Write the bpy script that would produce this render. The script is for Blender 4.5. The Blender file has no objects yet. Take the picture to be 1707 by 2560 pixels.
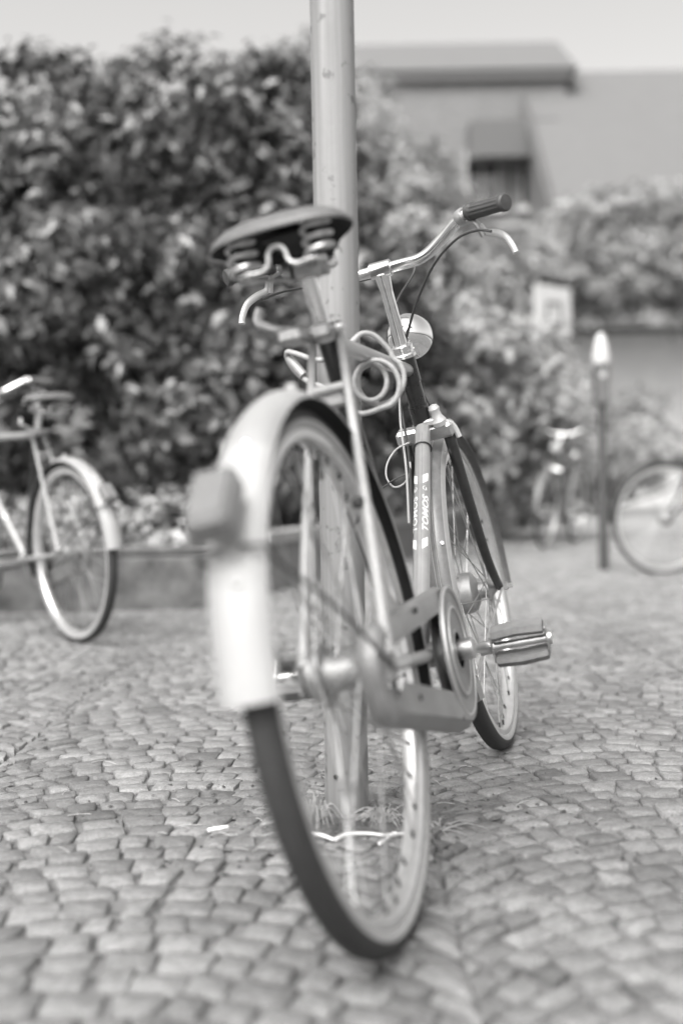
import bpy, math, random
import numpy as np
from mathutils import Matrix, Vector
SC = bpy.context.scene
COL = SC.collection
rad = math.radians
random.seed(7)
RNG = np.random.default_rng(11)

# ------------------------------------------------------------------ camera
CAM_H = 0.579
cam_d = bpy.data.cameras.new('camera')
cam_d.sensor_fit = 'VERTICAL'
cam_d.sensor_height = 46.0
cam_d.lens = 2887.5 / 2560.0 * 46.0
cam_d.clip_start = 0.05
cam_d.clip_end = 2000
cam_d.dof.use_dof = True
cam_d.dof.focus_distance = 2.3
cam_d.dof.aperture_fstop = 1.85
cam = bpy.data.objects.new('camera', cam_d)
cam.matrix_world = (Matrix.Translation((0, 0, CAM_H)) @ Matrix.Rotation(rad(90 - 1.232), 4, 'X')
                    @ Matrix.Rotation(rad(-1.1015), 4, 'Z'))
COL.objects.link(cam)
SC.camera = cam

# ------------------------------------------------------------------ sky, sun, exposure
SUN_EL, SUN_AZ = 52.0, 205.0          # azimuth clockwise from +Y: behind the camera, to its left
world = bpy.data.worlds.new('World')
SC.world = world
world.use_nodes = True
wn, wl = world.node_tree.nodes, world.node_tree.links
wn.clear()
sky = wn.new('ShaderNodeTexSky')
sky.sky_type = 'NISHITA'
sky.sun_disc = False
sky.sun_elevation = rad(SUN_EL)
sky.sun_rotation = rad(SUN_AZ)
sky.dust_density = 6.0
sky.air_density = 1.0
bw = wn.new('ShaderNodeRGBToBW')
tint = wn.new('ShaderNodeMix'); tint.data_type = 'RGBA'; tint.blend_type = 'MULTIPLY'
tint.inputs[0].default_value = 1.0
tint.inputs[7].default_value = (1.0, 0.985, 0.968, 1)
bg = wn.new('ShaderNodeBackground'); bg.inputs[1].default_value = 0.15
wo = wn.new('ShaderNodeOutputWorld')
wl.new(sky.outputs[0], bw.inputs[0]); wl.new(bw.outputs[0], tint.inputs[6])
wl.new(tint.outputs[2], bg.inputs[0]); wl.new(bg.outputs[0], wo.inputs[0])
sun_d = bpy.data.lights.new('sun', 'SUN')
sun_d.energy = 0.7
sun_d.angle = rad(32)
sun_d.color = (1, 0.985, 0.965)
sun = bpy.data.objects.new('sun', sun_d)
sun.rotation_euler = (rad(90 - SUN_EL), 0, rad(180 - SUN_AZ))
COL.objects.link(sun)
SC.view_settings.view_transform = 'Standard'
SC.view_settings.look = 'None'
SC.view_settings.gamma = 1
SC.view_settings.exposure = 1.4
SC.render.engine = 'CYCLES'
SC.cycles.use_denoising = True
SC.cycles.max_bounces = 6

# ------------------------------------------------------------------ materials
MATS = {}
def mat(name, v, rough=0.5, metal=0.0, var=0.0, scale=20.0, bump=0.0, bscale=200.0, spec=0.5, trans=0.0, coat=0.0):
    if name in MATS: return MATS[name]
    m = bpy.data.materials.new(name); m.use_nodes = True
    nt = m.node_tree; b = nt.nodes['Principled BSDF']
    b.inputs['Base Color'].default_value = (v, v, v, 1)
    b.inputs['Roughness'].default_value = rough
    b.inputs['Metallic'].default_value = metal
    b.inputs['Specular IOR Level'].default_value = spec
    b.inputs['Coat Weight'].default_value = coat
    if trans:
        b.inputs['Transmission Weight'].default_value = trans
    tc = nt.nodes.new('ShaderNodeTexCoord')
    if var > 0:
        nz = nt.nodes.new('ShaderNodeTexNoise'); nz.inputs['Scale'].default_value = scale; nz.inputs['Detail'].default_value = 6
        nz.inputs['Roughness'].default_value = 0.65
        mr = nt.nodes.new('ShaderNodeMapRange')
        mr.inputs[1].default_value = 0.3; mr.inputs[2].default_value = 0.7
        mr.inputs[3].default_value = v * (1 - var); mr.inputs[4].default_value = v * (1 + var)
        nt.links.new(tc.outputs['Object'], nz.inputs['Vector']); nt.links.new(nz.outputs[0], mr.inputs[0])
        nt.links.new(mr.outputs[0], b.inputs['Base Color'])
        mr2 = nt.nodes.new('ShaderNodeMapRange')
        mr2.inputs[3].default_value = max(0.03, rough * 0.75); mr2.inputs[4].default_value = min(1, rough * 1.3)
        nt.links.new(nz.outputs[0], mr2.inputs[0]); nt.links.new(mr2.outputs[0], b.inputs['Roughness'])
    if bump > 0:
        n2 = nt.nodes.new('ShaderNodeTexNoise'); n2.inputs['Scale'].default_value = bscale; n2.inputs['Detail'].default_value = 4
        bp = nt.nodes.new('ShaderNodeBump'); bp.inputs['Strength'].default_value = bump; bp.inputs['Distance'].default_value = 0.005
        nt.links.new(tc.outputs['Object'], n2.inputs['Vector']); nt.links.new(n2.outputs[0], bp.inputs['Height'])
        nt.links.new(bp.outputs[0], b.inputs['Normal'])
    MATS[name] = m
    return m

chrome = mat('chrome', 0.78, 0.16, 1.0, 0.10, 35)
alloy = mat('brushed alloy', 0.62, 0.34, 1.0, 0.14, 40, 0.05, 400)
dull_alloy = mat('dull alloy', 0.42, 0.5, 0.85, 0.25, 60, 0.1, 300)
silver_paint = mat('silver frame paint', 0.36, 0.30, 0.45, 0.10, 30, 0.03, 500, coat=0.4)
stay_paint = mat('matt grey stay paint', 0.30, 0.5, 0.2, 0.12, 40)
black_paint = mat('black frame paint', 0.014, 0.28, 0.0, 0.3, 60, 0.04, 500, coat=0.3)
fork_paint = mat('dark fork paint', 0.02, 0.35, 0.0, 0.3, 60, 0.04, 500, coat=0.2)
pale_fender = mat('pale mudguard metal', 0.30, 0.48, 0.2, 0.13, 11, 0.03, 200)
white_fender = mat('white mudguard paint', 0.32, 0.6, 0.0, 0.10, 12)
grey_fender = mat('grey front mudguard', 0.17, 0.38, 0.3, 0.22, 40, 0.05, 300, coat=0.2)  # front mudguard, set darker than the rear one
fender_edge = mat('bright mudguard edge', 0.45, 0.3, 0.7, 0.1, 40)
fender_in = mat('shade-dark mudguard inside', 0.025, 0.8, 0.0, 0.4, 60)  # near-black colour paints in the shade under the rear mudguard
rubber = mat('tyre tread rubber', 0.028, 0.75, 0.0, 0.3, 120, 0.3, 260)
sidewall = mat('grey tyre sidewall', 0.30, 0.7, 0.0, 0.15, 80, 0.1, 300)
rim_m = mat('pale steel rim', 0.62, 0.30, 0.75, 0.10, 50)
spoke_m = mat('steel spoke', 0.42, 0.35, 0.9)
nipple_m = mat('dark nipple', 0.05, 0.5, 0.6)
saddle_m = mat('brown-grey saddle vinyl', 0.105, 0.42, 0.0, 0.14, 60, 0.12, 500)
saddle_in = mat('dark saddle underside', 0.012, 0.8)
spring_m = mat('bright spring steel', 0.50, 0.32, 0.85)
grip_m = mat('dark ribbed grip', 0.045, 0.55, 0.0, 0.2, 80)
cable_m = mat('dark cable housing', 0.035, 0.4)
pale_cable_m = mat('pale cable housing', 0.42, 0.45)
lever_m = mat('pale brake lever', 0.55, 0.36, 0.35)
pedal_m = mat('grey pedal rubber', 0.14, 0.65, 0.0, 0.2, 80, 0.2, 300)
case_m = mat('grey chaincase metal', 0.22, 0.36, 0.35, 0.25, 24, 0.06, 250)
case_ring = mat('bright chaincase ring', 0.60, 0.3, 0.8)
chain_m = mat('oily chain', 0.02, 0.5, 0.5)
stay_m = mat('dark stay wire', 0.09, 0.5, 0.3)
hub_m = mat('dull hub metal', 0.34, 0.52, 0.7, 0.2, 60)
taillight_m = mat('dark tail light lens', 0.16, 0.3, 0.0, 0.15, 60)
decal_m = mat('white decal', 0.86, 0.45)
decal_dark = mat('dark decal stripe', 0.22, 0.4)
lock_m = mat('pale lock sheath', 0.33, 0.42, 0.0, 0.16, 140, 0.15, 300)
pole_m = mat('weathered pole paint', 0.33, 0.5, 0.15, 0.10, 9, 0.08, 120)
stain_m = mat('dark pole stain', 0.16, 0.7, 0.0, 0.3, 50)

# pole paint with streaks running down
def streaks(m):
    nt = m.node_tree; b = nt.nodes['Principled BSDF']
    tc = nt.nodes.new('ShaderNodeTexCoord'); mp = nt.nodes.new('ShaderNodeMapping')
    mp.inputs['Scale'].default_value = (70, 70, 1.6)
    nz = nt.nodes.new('ShaderNodeTexNoise'); nz.inputs['Scale'].default_value = 1.0; nz.inputs['Detail'].default_value = 5
    cr = nt.nodes.new('ShaderNodeMapRange'); cr.inputs[1].default_value = 0.25; cr.inputs[2].default_value = 0.75
    cr.inputs[3].default_value = 0.165; cr.inputs[4].default_value = 0.285
    n2 = nt.nodes.new('ShaderNodeTexNoise'); n2.inputs['Scale'].default_value = 38; n2.inputs['Detail'].default_value = 4
    c2 = nt.nodes.new('ShaderNodeMapRange'); c2.inputs[1].default_value = 0.62; c2.inputs[2].default_value = 0.70
    c2.inputs[3].default_value = 1.0; c2.inputs[4].default_value = 0.55
    mu = nt.nodes.new('ShaderNodeMath'); mu.operation = 'MULTIPLY'
    nt.links.new(tc.outputs['Object'], mp.inputs[0]); nt.links.new(mp.outputs[0], nz.inputs['Vector'])
    nt.links.new(tc.outputs['Object'], n2.inputs['Vector'])
    nt.links.new(nz.outputs[0], cr.inputs[0]); nt.links.new(n2.outputs[0], c2.inputs[0])
    nt.links.new(cr.outputs[0], mu.inputs[0]); nt.links.new(c2.outputs[0], mu.inputs[1])
    nt.links.new(mu.outputs[0], b.inputs['Base Color'])
streaks(pole_m)

# ------------------------------------------------------------------ mesh builder
def V(*a): return np.array(a, float)
class MB:
    def __init__(s): s.v = []; s.f = []; s.m = []; s.mi = 0
    def add(s, verts, faces, mi=None):
        o = len(s.v); s.v.extend([tuple(map(float, q)) for q in verts])
        s.f.extend([tuple(i + o for i in f) for f in faces]); s.m.extend([s.mi if mi is None else mi] * len(faces)); return s
    def tube(s, pts, r, n=12, caps=True, closed=False, mi=None, flat=1.0, up=None):
        P = np.array(pts, float); k = len(P)
        R_ = np.full(k, r, float) if np.isscalar(r) else np.array(r, float)
        T = np.zeros_like(P)
        if closed: T = np.roll(P, -1, 0) - np.roll(P, 1, 0)
        else:
            T[1:-1] = P[2:] - P[:-2]; T[0] = P[1] - P[0]; T[-1] = P[-1] - P[-2]
        T /= np.linalg.norm(T, axis=1)[:, None] + 1e-12
        a = np.array([0, 0, 1.0]) if up is None else np.array(up, float)
        if abs(T[0] @ a) > 0.95: a = np.array([0, 1.0, 0])
        N = np.cross(T[0], a); N /= np.linalg.norm(N)
        vs = []
        for i in range(k):
            if i:
                N = N - (N @ T[i]) * T[i]; N /= np.linalg.norm(N) + 1e-12
            B = np.cross(T[i], N)
            for j in range(n):
                t = 2 * math.pi * j / n
                vs.append(P[i] + R_[i] * (math.cos(t) * N + flat * math.sin(t) * B))
        fs = []
        for i in range(k if closed else k - 1):
            i2 = (i + 1) % k
            for j in range(n):
                j2 = (j + 1) % n
                fs.append((i * n + j, i * n + j2, i2 * n + j2, i2 * n + j))
        if caps and not closed:
            fs.append(tuple(range(n - 1, -1, -1))); fs.append(tuple((k - 1) * n + j for j in range(n)))
        return s.add(vs, fs, mi)
    def lathe(s, prof, o, axis, n=32, mi=None, closed=False):
        # prof: (distance along axis, radius)
        o = np.array(o, float); ax = np.array(axis, float); ax /= np.linalg.norm(ax)
        h = np.array([1.0, 0, 0]) if abs(ax[0]) < 0.9 else np.array([0, 0, 1.0])
        N = np.cross(ax, h); N /= np.linalg.norm(N); B = np.cross(ax, N)
        vs = []; k = len(prof)
        for t, r in prof:
            for j in range(n):
                a = 2 * math.pi * j / n
                vs.append(o + ax * t + max(r, 1e-5) * (math.cos(a) * N + math.sin(a) * B))
        fs = []
        for i in range(k if closed else k - 1):
            i2 = (i + 1) % k
            for j in range(n):
                j2 = (j + 1) % n
                fs.append((i * n + j, i * n + j2, i2 * n + j2, i2 * n + j))
        return s.add(vs, fs, mi)
    def box(s, c, h, M=None, bev=0.0, mi=None):
        c = np.array(c, float); h = np.array(h, float); b = min(bev, h.min() * 0.9)
        vs = []; idx = {}
        if b <= 0:
            for x in (-1, 1):
                for y in (-1, 1):
                    for z in (-1, 1): vs.append(V(x, y, z) * h)
            fs = [(0, 1, 3, 2), (4, 6, 7, 5), (0, 4, 5, 1), (2, 3, 7, 6), (0, 2, 6, 4), (1, 5, 7, 3)]
        else:
            for x in (-1, 1):
                for y in (-1, 1):
                    for z in (-1, 1):
                        for k in range(3):
                            q = V(x, y, z) * (h - b); q[k] += (x, y, z)[k] * b
                            idx[(x, y, z, k)] = len(vs); vs.append(q)
            fs = []
            for k in range(3):
                a1, a2 = [(1, 2), (0, 2), (0, 1)][k]
                for sg in (-1, 1):
                    f = []
                    for p, q in ((-1, -1), (1, -1), (1, 1), (-1, 1)):
                        t = [0, 0, 0]; t[k] = sg; t[a1] = p; t[a2] = q; f.append(idx[(*t, k)])
                    fs.append(tuple(f))
            for k in range(3):      # edges along axis k
                a1, a2 = [(1, 2), (0, 2), (0, 1)][k]
                for p in (-1, 1):
                    for q in (-1, 1):
                        t = [0, 0, 0]; t[a1] = p; t[a2] = q
                        t1 = t[:]; t1[k] = -1; t2 = t[:]; t2[k] = 1
                        fs.append((idx[(*t1, a1)], idx[(*t2, a1)], idx[(*t2, a2)], idx[(*t1, a2)]))
            for x in (-1, 1):
                for y in (-1, 1):
                    for z in (-1, 1): fs.append(tuple(idx[(x, y, z, k)] for k in range(3)))
        if M is not None: vs = [np.array(M) @ q for q in vs]
        return s.add([q + c for q in vs], fs, mi)
    def build(s, name, mats, parent=None, smooth=40, mtx=None):
        me = bpy.data.meshes.new(name); me.from_pydata(s.v, [], s.f)
        mats = mats if isinstance(mats, (list, tuple)) else [mats]
        for m in mats: me.materials.append(m)
        if len(mats) > 1: me.polygons.foreach_set('material_index', s.m)
        import bmesh
        bm = bmesh.new(); bm.from_mesh(me); bmesh.ops.recalc_face_normals(bm, faces=bm.faces); bm.to_mesh(me); bm.free()
        if smooth:
            me.polygons.foreach_set('use_smooth', [True] * len(me.polygons))
            me.set_sharp_from_angle(angle=rad(smooth))
        return link(name, me, parent, mtx)
def link(name, me, parent=None, mtx=None):
    o = bpy.data.objects.new(name, me); COL.objects.link(o)
    if parent is not None: o.parent = parent
    if mtx is not None: o.matrix_local = mtx
    return o
def empty(name, mtx=None, parent=None):
    o = bpy.data.objects.new(name, None); COL.objects.link(o); o.empty_display_size = 0.1
    if parent is not None: o.parent = parent
    if mtx is not None: o.matrix_local = mtx
    return o
def tag(o, label=None, cat=None, group=None, kind=None):
    if label: o['label'] = label
    if cat: o['category'] = cat
    if group: o['group'] = group
    if kind: o['kind'] = kind
    return o
def spline(pts, per=8, closed=False):
    P = np.array(pts, float); k = len(P); out = []
    rng = range(k) if closed else range(k - 1)
    for i in rng:
        if closed: a, b, c, d = P[(i - 1) % k], P[i], P[(i + 1) % k], P[(i + 2) % k]
        else: a, b, c, d = P[max(i - 1, 0)], P[i], P[i + 1], P[min(i + 2, k - 1)]
        for t in np.linspace(0, 1, per, endpoint=False):
            out.append(0.5 * ((2 * b) + (c - a) * t + (2 * a - 5 * b + 4 * c - d) * t * t + (3 * b - a - 3 * c + d) * t ** 3))
    if not closed: out.append(P[-1])
    return np.array(out)

# ------------------------------------------------------------------ ground
def ground_mat(lo=0.055, hi=0.14, nm='dry sandy ground with fine cobble relief'):
    m = bpy.data.materials.new(nm); m.use_nodes = True
    nt = m.node_tree; b = nt.nodes['Principled BSDF']; b.inputs['Roughness'].default_value = 0.85
    tc = nt.nodes.new('ShaderNodeTexCoord')
    vo = nt.nodes.new('ShaderNodeTexVoronoi'); vo.inputs['Scale'].default_value = 14; vo.feature = 'DISTANCE_TO_EDGE'
    mr = nt.nodes.new('ShaderNodeMapRange'); mr.inputs[2].default_value = 0.10; mr.inputs[3].default_value = lo; mr.inputs[4].default_value = hi
    nz = nt.nodes.new('ShaderNodeTexNoise'); nz.inputs['Scale'].default_value = 1.5; nz.inputs['Detail'].default_value = 8
    m2 = nt.nodes.new('ShaderNodeMapRange'); m2.inputs[1].default_value = 0.3; m2.inputs[2].default_value = 0.7; m2.inputs[3].default_value = 0.85; m2.inputs[4].default_value = 1.15
    mu = nt.nodes.new('ShaderNodeMath'); mu.operation = 'MULTIPLY'
    bp = nt.nodes.new('ShaderNodeBump'); bp.inputs['Strength'].default_value = 0.5; bp.inputs['Distance'].default_value = 0.01
    for n in (vo, nz): nt.links.new(tc.outputs['Object'], n.inputs['Vector'])
    nt.links.new(vo.outputs['Distance'], mr.inputs[0]); nt.links.new(nz.outputs[0], m2.inputs[0])
    nt.links.new(mr.outputs[0], mu.inputs[0]); nt.links.new(m2.outputs[0], mu.inputs[1]); nt.links.new(mu.outputs[0], b.inputs['Base Color'])
    nt.links.new(mr.outputs[0], bp.inputs['Height']); nt.links.new(bp.outputs[0], b.inputs['Normal'])
    return m
STONE_END = 13.0
g = MB(); Z0 = -0.0085
ys = [-40, 0.4, 1.0, STONE_END, 30, 80, 800]
def gz(y): return Z0 if y < STONE_END else -0.004
g.add([(-700, -60, Z0), (700, -60, Z0), (700, STONE_END - .05, Z0), (-700, STONE_END - .05, Z0),
       (700, STONE_END, -0.006), (-700, STONE_END, -0.006), (700, 1200, -0.006), (-700, 1200, -0.006)],
      [(0, 1, 2, 3), (3, 2, 4, 5), (5, 4, 6, 7)])
g.m = [0, 0, 1]
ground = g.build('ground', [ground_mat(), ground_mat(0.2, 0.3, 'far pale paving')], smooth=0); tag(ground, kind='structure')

def stone_mat():
    m = bpy.data.materials.new('worn granite sett'); m.use_nodes = True
    nt = m.node_tree; b = nt.nodes['Principled BSDF']; b.inputs['Roughness'].default_value = 0.72
    ge = nt.nodes.new('ShaderNodeNewGeometry')
    n1 = nt.nodes.new('ShaderNodeTexNoise'); n1.inputs['Scale'].default_value = 3.5; n1.inputs['Detail'].default_value = 3
    n2 = nt.nodes.new('ShaderNodeTexNoise'); n2.inputs['Scale'].default_value = 240; n2.inputs['Detail'].default_value = 3
    n3 = nt.nodes.new('ShaderNodeTexNoise'); n3.inputs['Scale'].default_value = 55; n3.inputs['Detail'].default_value = 6
    at = nt.nodes.new('ShaderNodeAttribute'); at.attribute_name = 'tone'
    mm = []
    for n, lo, hi in ((n1, 0.86, 1.12), (n2, 0.72, 1.28), (n3, 0.78, 1.2)):
        mr = nt.nodes.new('ShaderNodeMapRange'); mr.inputs[1].default_value = 0.3; mr.inputs[2].default_value = 0.7
        mr.inputs[3].default_value = lo; mr.inputs[4].default_value = hi
        nt.links.new(ge.outputs['Position'], n.inputs['Vector']); nt.links.new(n.outputs[0], mr.inputs[0]); mm.append(mr.outputs[0])
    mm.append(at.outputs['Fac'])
    cur = mm[0]
    for x in mm[1:]:
        mu = nt.nodes.new('ShaderNodeMath'); mu.operation = 'MULTIPLY'; nt.links.new(cur, mu.inputs[0]); nt.links.new(x, mu.inputs[1]); cur = mu.outputs[0]
    nt.links.new(cur, b.inputs['Base Color'])
    ad = nt.nodes.new('ShaderNodeMath'); ad.operation = 'ADD'; nt.links.new(n2.outputs[0], ad.inputs[0]); nt.links.new(n3.outputs[0], ad.inputs[1])
    bp = nt.nodes.new('ShaderNodeBump'); bp.inputs['Strength'].default_value = 0.55; bp.inputs['Distance'].default_value = 0.0035
    nt.links.new(ad.outputs[0], bp.inputs['Height']); nt.links.new(bp.outputs[0], b.inputs['Normal'])
    return m
stone_m = stone_mat()
# segment arcs of small setts: bands run away from the camera, each row an arc
def make_stones():
    Wb, s = 0.88, 0.0605
    def arc(u):
        u = max(-0.46, min(0.46, u)); return 0.54 * (math.sqrt(1 - (u / 0.54) ** 2) - 1)
    def slope(u): return (arc(u + 1e-3) - arc(u - 1e-3)) / 2e-3
    stones = []
    for band in range(-7, 9):
        xc = -0.30 + band * Wb
        k0, k1 = int(0.2 / s), int((STONE_END + 0.8) / s)
        for k in range(k0, k1):
            y0 = k * s
            if abs(xc) - Wb > 0.36 * y0 + 0.75: continue
            u = -Wb / 2; us = [u]; first = True
            while u < Wb / 2 - 0.02:
                sl = slope(u); step = 0.0625 / math.sqrt(1 + sl * sl) * random.uniform(0.72, 1.32)
                if first: step *= random.uniform(0.4, 1.0); first = False
                u = min(u + step, Wb / 2)
                if Wb / 2 - u < 0.022: u = Wb / 2
                us.append(u)
            for a, b in zip(us[:-1], us[1:]):
                q = []
                for (uu, dk) in ((a, 0), (b, 0), (b, 1), (a, 1)):
                    sl = slope(uu); u2 = uu - 0.85 * sl / (1 + sl * sl) * s * (dk - 0.5)
                    if abs(uu) > Wb / 2 - 0.01: u2 = uu
                    u2 = max(-Wb / 2, min(Wb / 2, u2))
                    q.append((xc + u2, y0 + arc(u2) + dk * s))
                stones.append(np.array(q))
    return stones
def stone_geo(q):
    q = q + RNG.normal(0, 0.0050, q.shape)
    c = q.mean(0)
    out = []
    for i in range(4):
        p, pv, nx = q[i], q[i - 1], q[(i + 1) % 4]
        out += [p + (pv - p) * random.uniform(0.04, 0.15), p + (nx - p) * random.uniform(0.04, 0.15)]
    out = np.array(out)
    d = out - c; L = np.linalg.norm(d, axis=1)[:, None]
    top = c + d * (1 - 0.0042 / L) * random.uniform(0.955, 1.0)
    hz = random.gauss(0, 0.0012)
    ring0 = [(x, y, Z0 - 0.004) for x, y in c + (top - c) * 1.02]
    ring1 = [(x, y, hz - 0.0030) for x, y in top]
    ring2 = [(x, y, hz - 0.0005) for x, y in c + (top - c) * 0.92]
    tilt = RNG.normal(0, 0.022, 2)
    ctr = [(c[0], c[1], hz + 0.0006)]
    vs = [(x, y, z + (x - c[0]) * tilt[0] + (y - c[1]) * tilt[1]) for x, y, z in ring0 + ring1 + ring2 + ctr]
    fs = []
    for i in range(8):
        j = (i + 1) % 8
        fs += [(i, j, 8 + j, 8 + i), (8 + i, 8 + j, 16 + j, 16 + i), (16 + i, 16 + j, 24)]
    return vs, fs
stones = make_stones()
pole_xy = V(0.0, 2.034)
keep = []
for q in stones:
    c = q.mean(0)
    area = 0.5 * abs(sum(q[i][0] * q[(i + 1) % 4][1] - q[(i + 1) % 4][0] * q[i][1] for i in range(4)))
    if area < 0.0008: continue
    if np.linalg.norm(c - pole_xy) < 0.085: continue
    if c[1] < 0.7 or abs(c[0]) > 0.33 * c[1] + 0.55: continue
    keep.append(q)
def shown(q):
    c = q.mean(0); inside = abs(c[0]) < 0.295 * c[1] and c[1] > 1.27
    return (0 if inside else 1, c[1])
keep.sort(key=shown)
def stone_mesh(name, qs):
    mb = MB(); tone = []
    for q in qs:
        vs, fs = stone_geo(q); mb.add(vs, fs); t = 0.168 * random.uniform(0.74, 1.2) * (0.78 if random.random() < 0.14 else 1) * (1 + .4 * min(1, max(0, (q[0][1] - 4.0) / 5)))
        tone += [t] * len(vs)
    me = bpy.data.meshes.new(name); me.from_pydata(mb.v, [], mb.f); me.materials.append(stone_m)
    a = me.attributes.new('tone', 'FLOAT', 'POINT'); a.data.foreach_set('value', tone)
    me.polygons.foreach_set('use_smooth', [True] * len(me.polygons)); me.set_sharp_from_angle(angle=rad(50))
    return me
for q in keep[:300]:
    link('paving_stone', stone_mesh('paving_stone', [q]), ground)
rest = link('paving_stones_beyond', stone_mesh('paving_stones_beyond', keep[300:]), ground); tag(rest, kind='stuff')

# ------------------------------------------------------------------ terrace behind a low retaining wall
wall_m = mat('pale concrete', 0.17, 0.8, 0, 0.14, 6, 0.3, 60)
coping_m = mat('coping concrete', 0.26, 0.8, 0, 0.10, 8, 0.3, 80)
gravel_m = mat('pale dry gravel', 0.28, 0.9, 0, 0.15, 12, 0.6, 60)
def prism(mb, poly, z0, z1, mi=None):
    n = len(poly)
    mb.add([(x, y, z0) for x, y in poly] + [(x, y, z1) for x, y in poly],
           [tuple(range(n - 1, -1, -1)), tuple(range(n, 2 * n))] + [(i, (i + 1) % n, n + (i + 1) % n, n + i) for i in range(n)], mi)
TZ = 0.30
WL = [V(-9.0, 6.9), V(-0.42, 6.35), V(1.55, 12.5), V(2.55, 15.6), V(2.2, 40)]
t = MB(); prism(t, [tuple(q + V(0.0, 0.10)) for q in WL[:2]] + [tuple(q + V(-0.08, 0.1)) for q in WL[2:]] + [(-30, 60), (-30, 7.2)], -0.1, TZ)
tag(t.build('terrace', gravel_m, smooth=0), kind='structure')
wall = empty('retaining_wall', Matrix.Translation((-0.42, 6.35, 0)))
tag(wall, 'low pale concrete retaining wall running away behind the pole', 'wall')
def wall_run(a, b, th=0.16, h=0.27):
    d = b - a; L = np.linalg.norm(d); u = d / L; nrm = V(-u[1], u[0])
    n = max(1, int(round(L / 1.4)))
    for i in range(n):
        p, q = a + u * (L * i / n + 0.006), a + u * (L * (i + 1) / n - 0.006)
        for nm, m, z0, z1, off, t_ in (('wall_block', wall_m, -0.03, h, 0.0, th), ('coping_slab', coping_m, h + 0.002, h + 0.062, -0.025, th + 0.06)):
            mb = MB(); pa, pb = p + nrm * off - V(-0.42, 6.35), q + nrm * off - V(-0.42, 6.35)
            prism(mb, [tuple(pa), tuple(pb), tuple(pb + nrm * t_), tuple(pa + nrm * t_)], z0, z1)
            mb.build(nm, m, wall, 0)
for a, b in zip(WL[:3], WL[1:4]): wall_run(a, b)

# rough stone planter at the left with pale flowering plants
planter_m = mat('rough pebble concrete', 0.105, 0.9, 0, 0.7, 9, 0.9, 30)
pl = empty('stone_planter', Matrix.Translation((-1.25, 5.95, 0)))
tag(pl, 'rough pebbled stone planter full of pale flowers at left', 'planter')
mb = MB(); mb.box((0, 0, 0.125), (0.66, 0.36, 0.145), bev=0.02); mb.build('trough', planter_m, pl, 0)
mb = MB()
for c, h in (((0, -0.305, 0.29), (0.662, 0.058, 0.022)), ((0, 0.305, 0.29), (0.662, 0.058, 0.022)), ((-0.604, 0, 0.29), (0.058, 0.246, 0.022)), ((0.604, 0, 0.29), (0.058, 0.246, 0.022))):
    mb.box(c, h, bev=0.01)
mb.build('rim', planter_m, pl, 0)
mb = MB(); mb.box((0, 0, 0.278), (0.565, 0.265, 0.012)); mb.build('soil', mat('soil', 0.06, 0.95, 0, 0.3, 30), pl, 0)

# ------------------------------------------------------------------ foliage
def leaf_mat(name, v, rough=0.42, var=0.35, sub=0.12):
    m = bpy.data.materials.new(name); m.use_nodes = True
    nt = m.node_tree; b = nt.nodes['Principled BSDF']
    at = nt.nodes.new('ShaderNodeAttribute'); at.attribute_name = 'tone'
    mu = nt.nodes.new('ShaderNodeMath'); mu.operation = 'MULTIPLY'; mu.inputs[1].default_value = v
    nt.links.new(at.outputs['Fac'], mu.inputs[0]); nt.links.new(mu.outputs[0], b.inputs['Base Color'])
    b.inputs['Roughness'].default_value = rough; b.inputs['Specular IOR Level'].default_value = 0.6
    tr = nt.nodes.new('ShaderNodeBsdfTranslucent'); nt.links.new(mu.outputs[0], tr.inputs[0])
    mx = nt.nodes.new('ShaderNodeMixShader'); mx.inputs[0].default_value = sub
    out = nt.nodes['Material Output']
    nt.links.new(b.outputs[0], mx.inputs[1]); nt.links.new(tr.outputs[0], mx.inputs[2]); nt.links.new(mx.outputs[0], out.inputs[0])
    return m
def leaves_mesh(name, pos, direc, nrm, L, Wd, tone, m):
    # pos: base; direc: leaf direction; nrm: leaf normal; arrays
    n = len(pos)
    side = np.cross(direc, nrm); side /= np.linalg.norm(side, axis=1)[:, None] + 1e-9
    nrm = np.cross(side, direc)
    L = L[:, None]; Wd = Wd[:, None]
    droop = nrm * L * -0.16
    v = np.stack([pos, pos + direc * L * 0.45 + side * Wd * 0.5 + nrm * L * 0.05, pos + direc * L + droop, pos + direc * L * 0.45 - side * Wd * 0.5 + nrm * L * 0.05,
                  pos + direc * L * 0.5 - nrm * L * 0.03], 1).reshape(-1, 3)
    i = np.arange(n)[:, None] * 5
    f = np.concatenate([i + np.array([0, 1, 4]), i + np.array([1, 2, 4]), i + np.array([2, 3, 4]), i + np.array([3, 0, 4])], 0)
    me = bpy.data.meshes.new(name)
    me.vertices.add(len(v)); me.vertices.foreach_set('co', v.ravel())
    me.loops.add(len(f) * 3); me.loops.foreach_set('vertex_index', f.ravel().astype(np.int32))
    me.polygons.add(len(f)); me.polygons.foreach_set('loop_start', np.arange(len(f)) * 3)
    me.update(); me.validate()
    a = me.attributes.new('tone', 'FLOAT', 'POINT'); a.data.foreach_set('value', np.repeat(tone, 5))
    me.materials.append(m)
    return me
def unit(a): return a / (np.linalg.norm(a, axis=-1, keepdims=True) + 1e-9)
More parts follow.
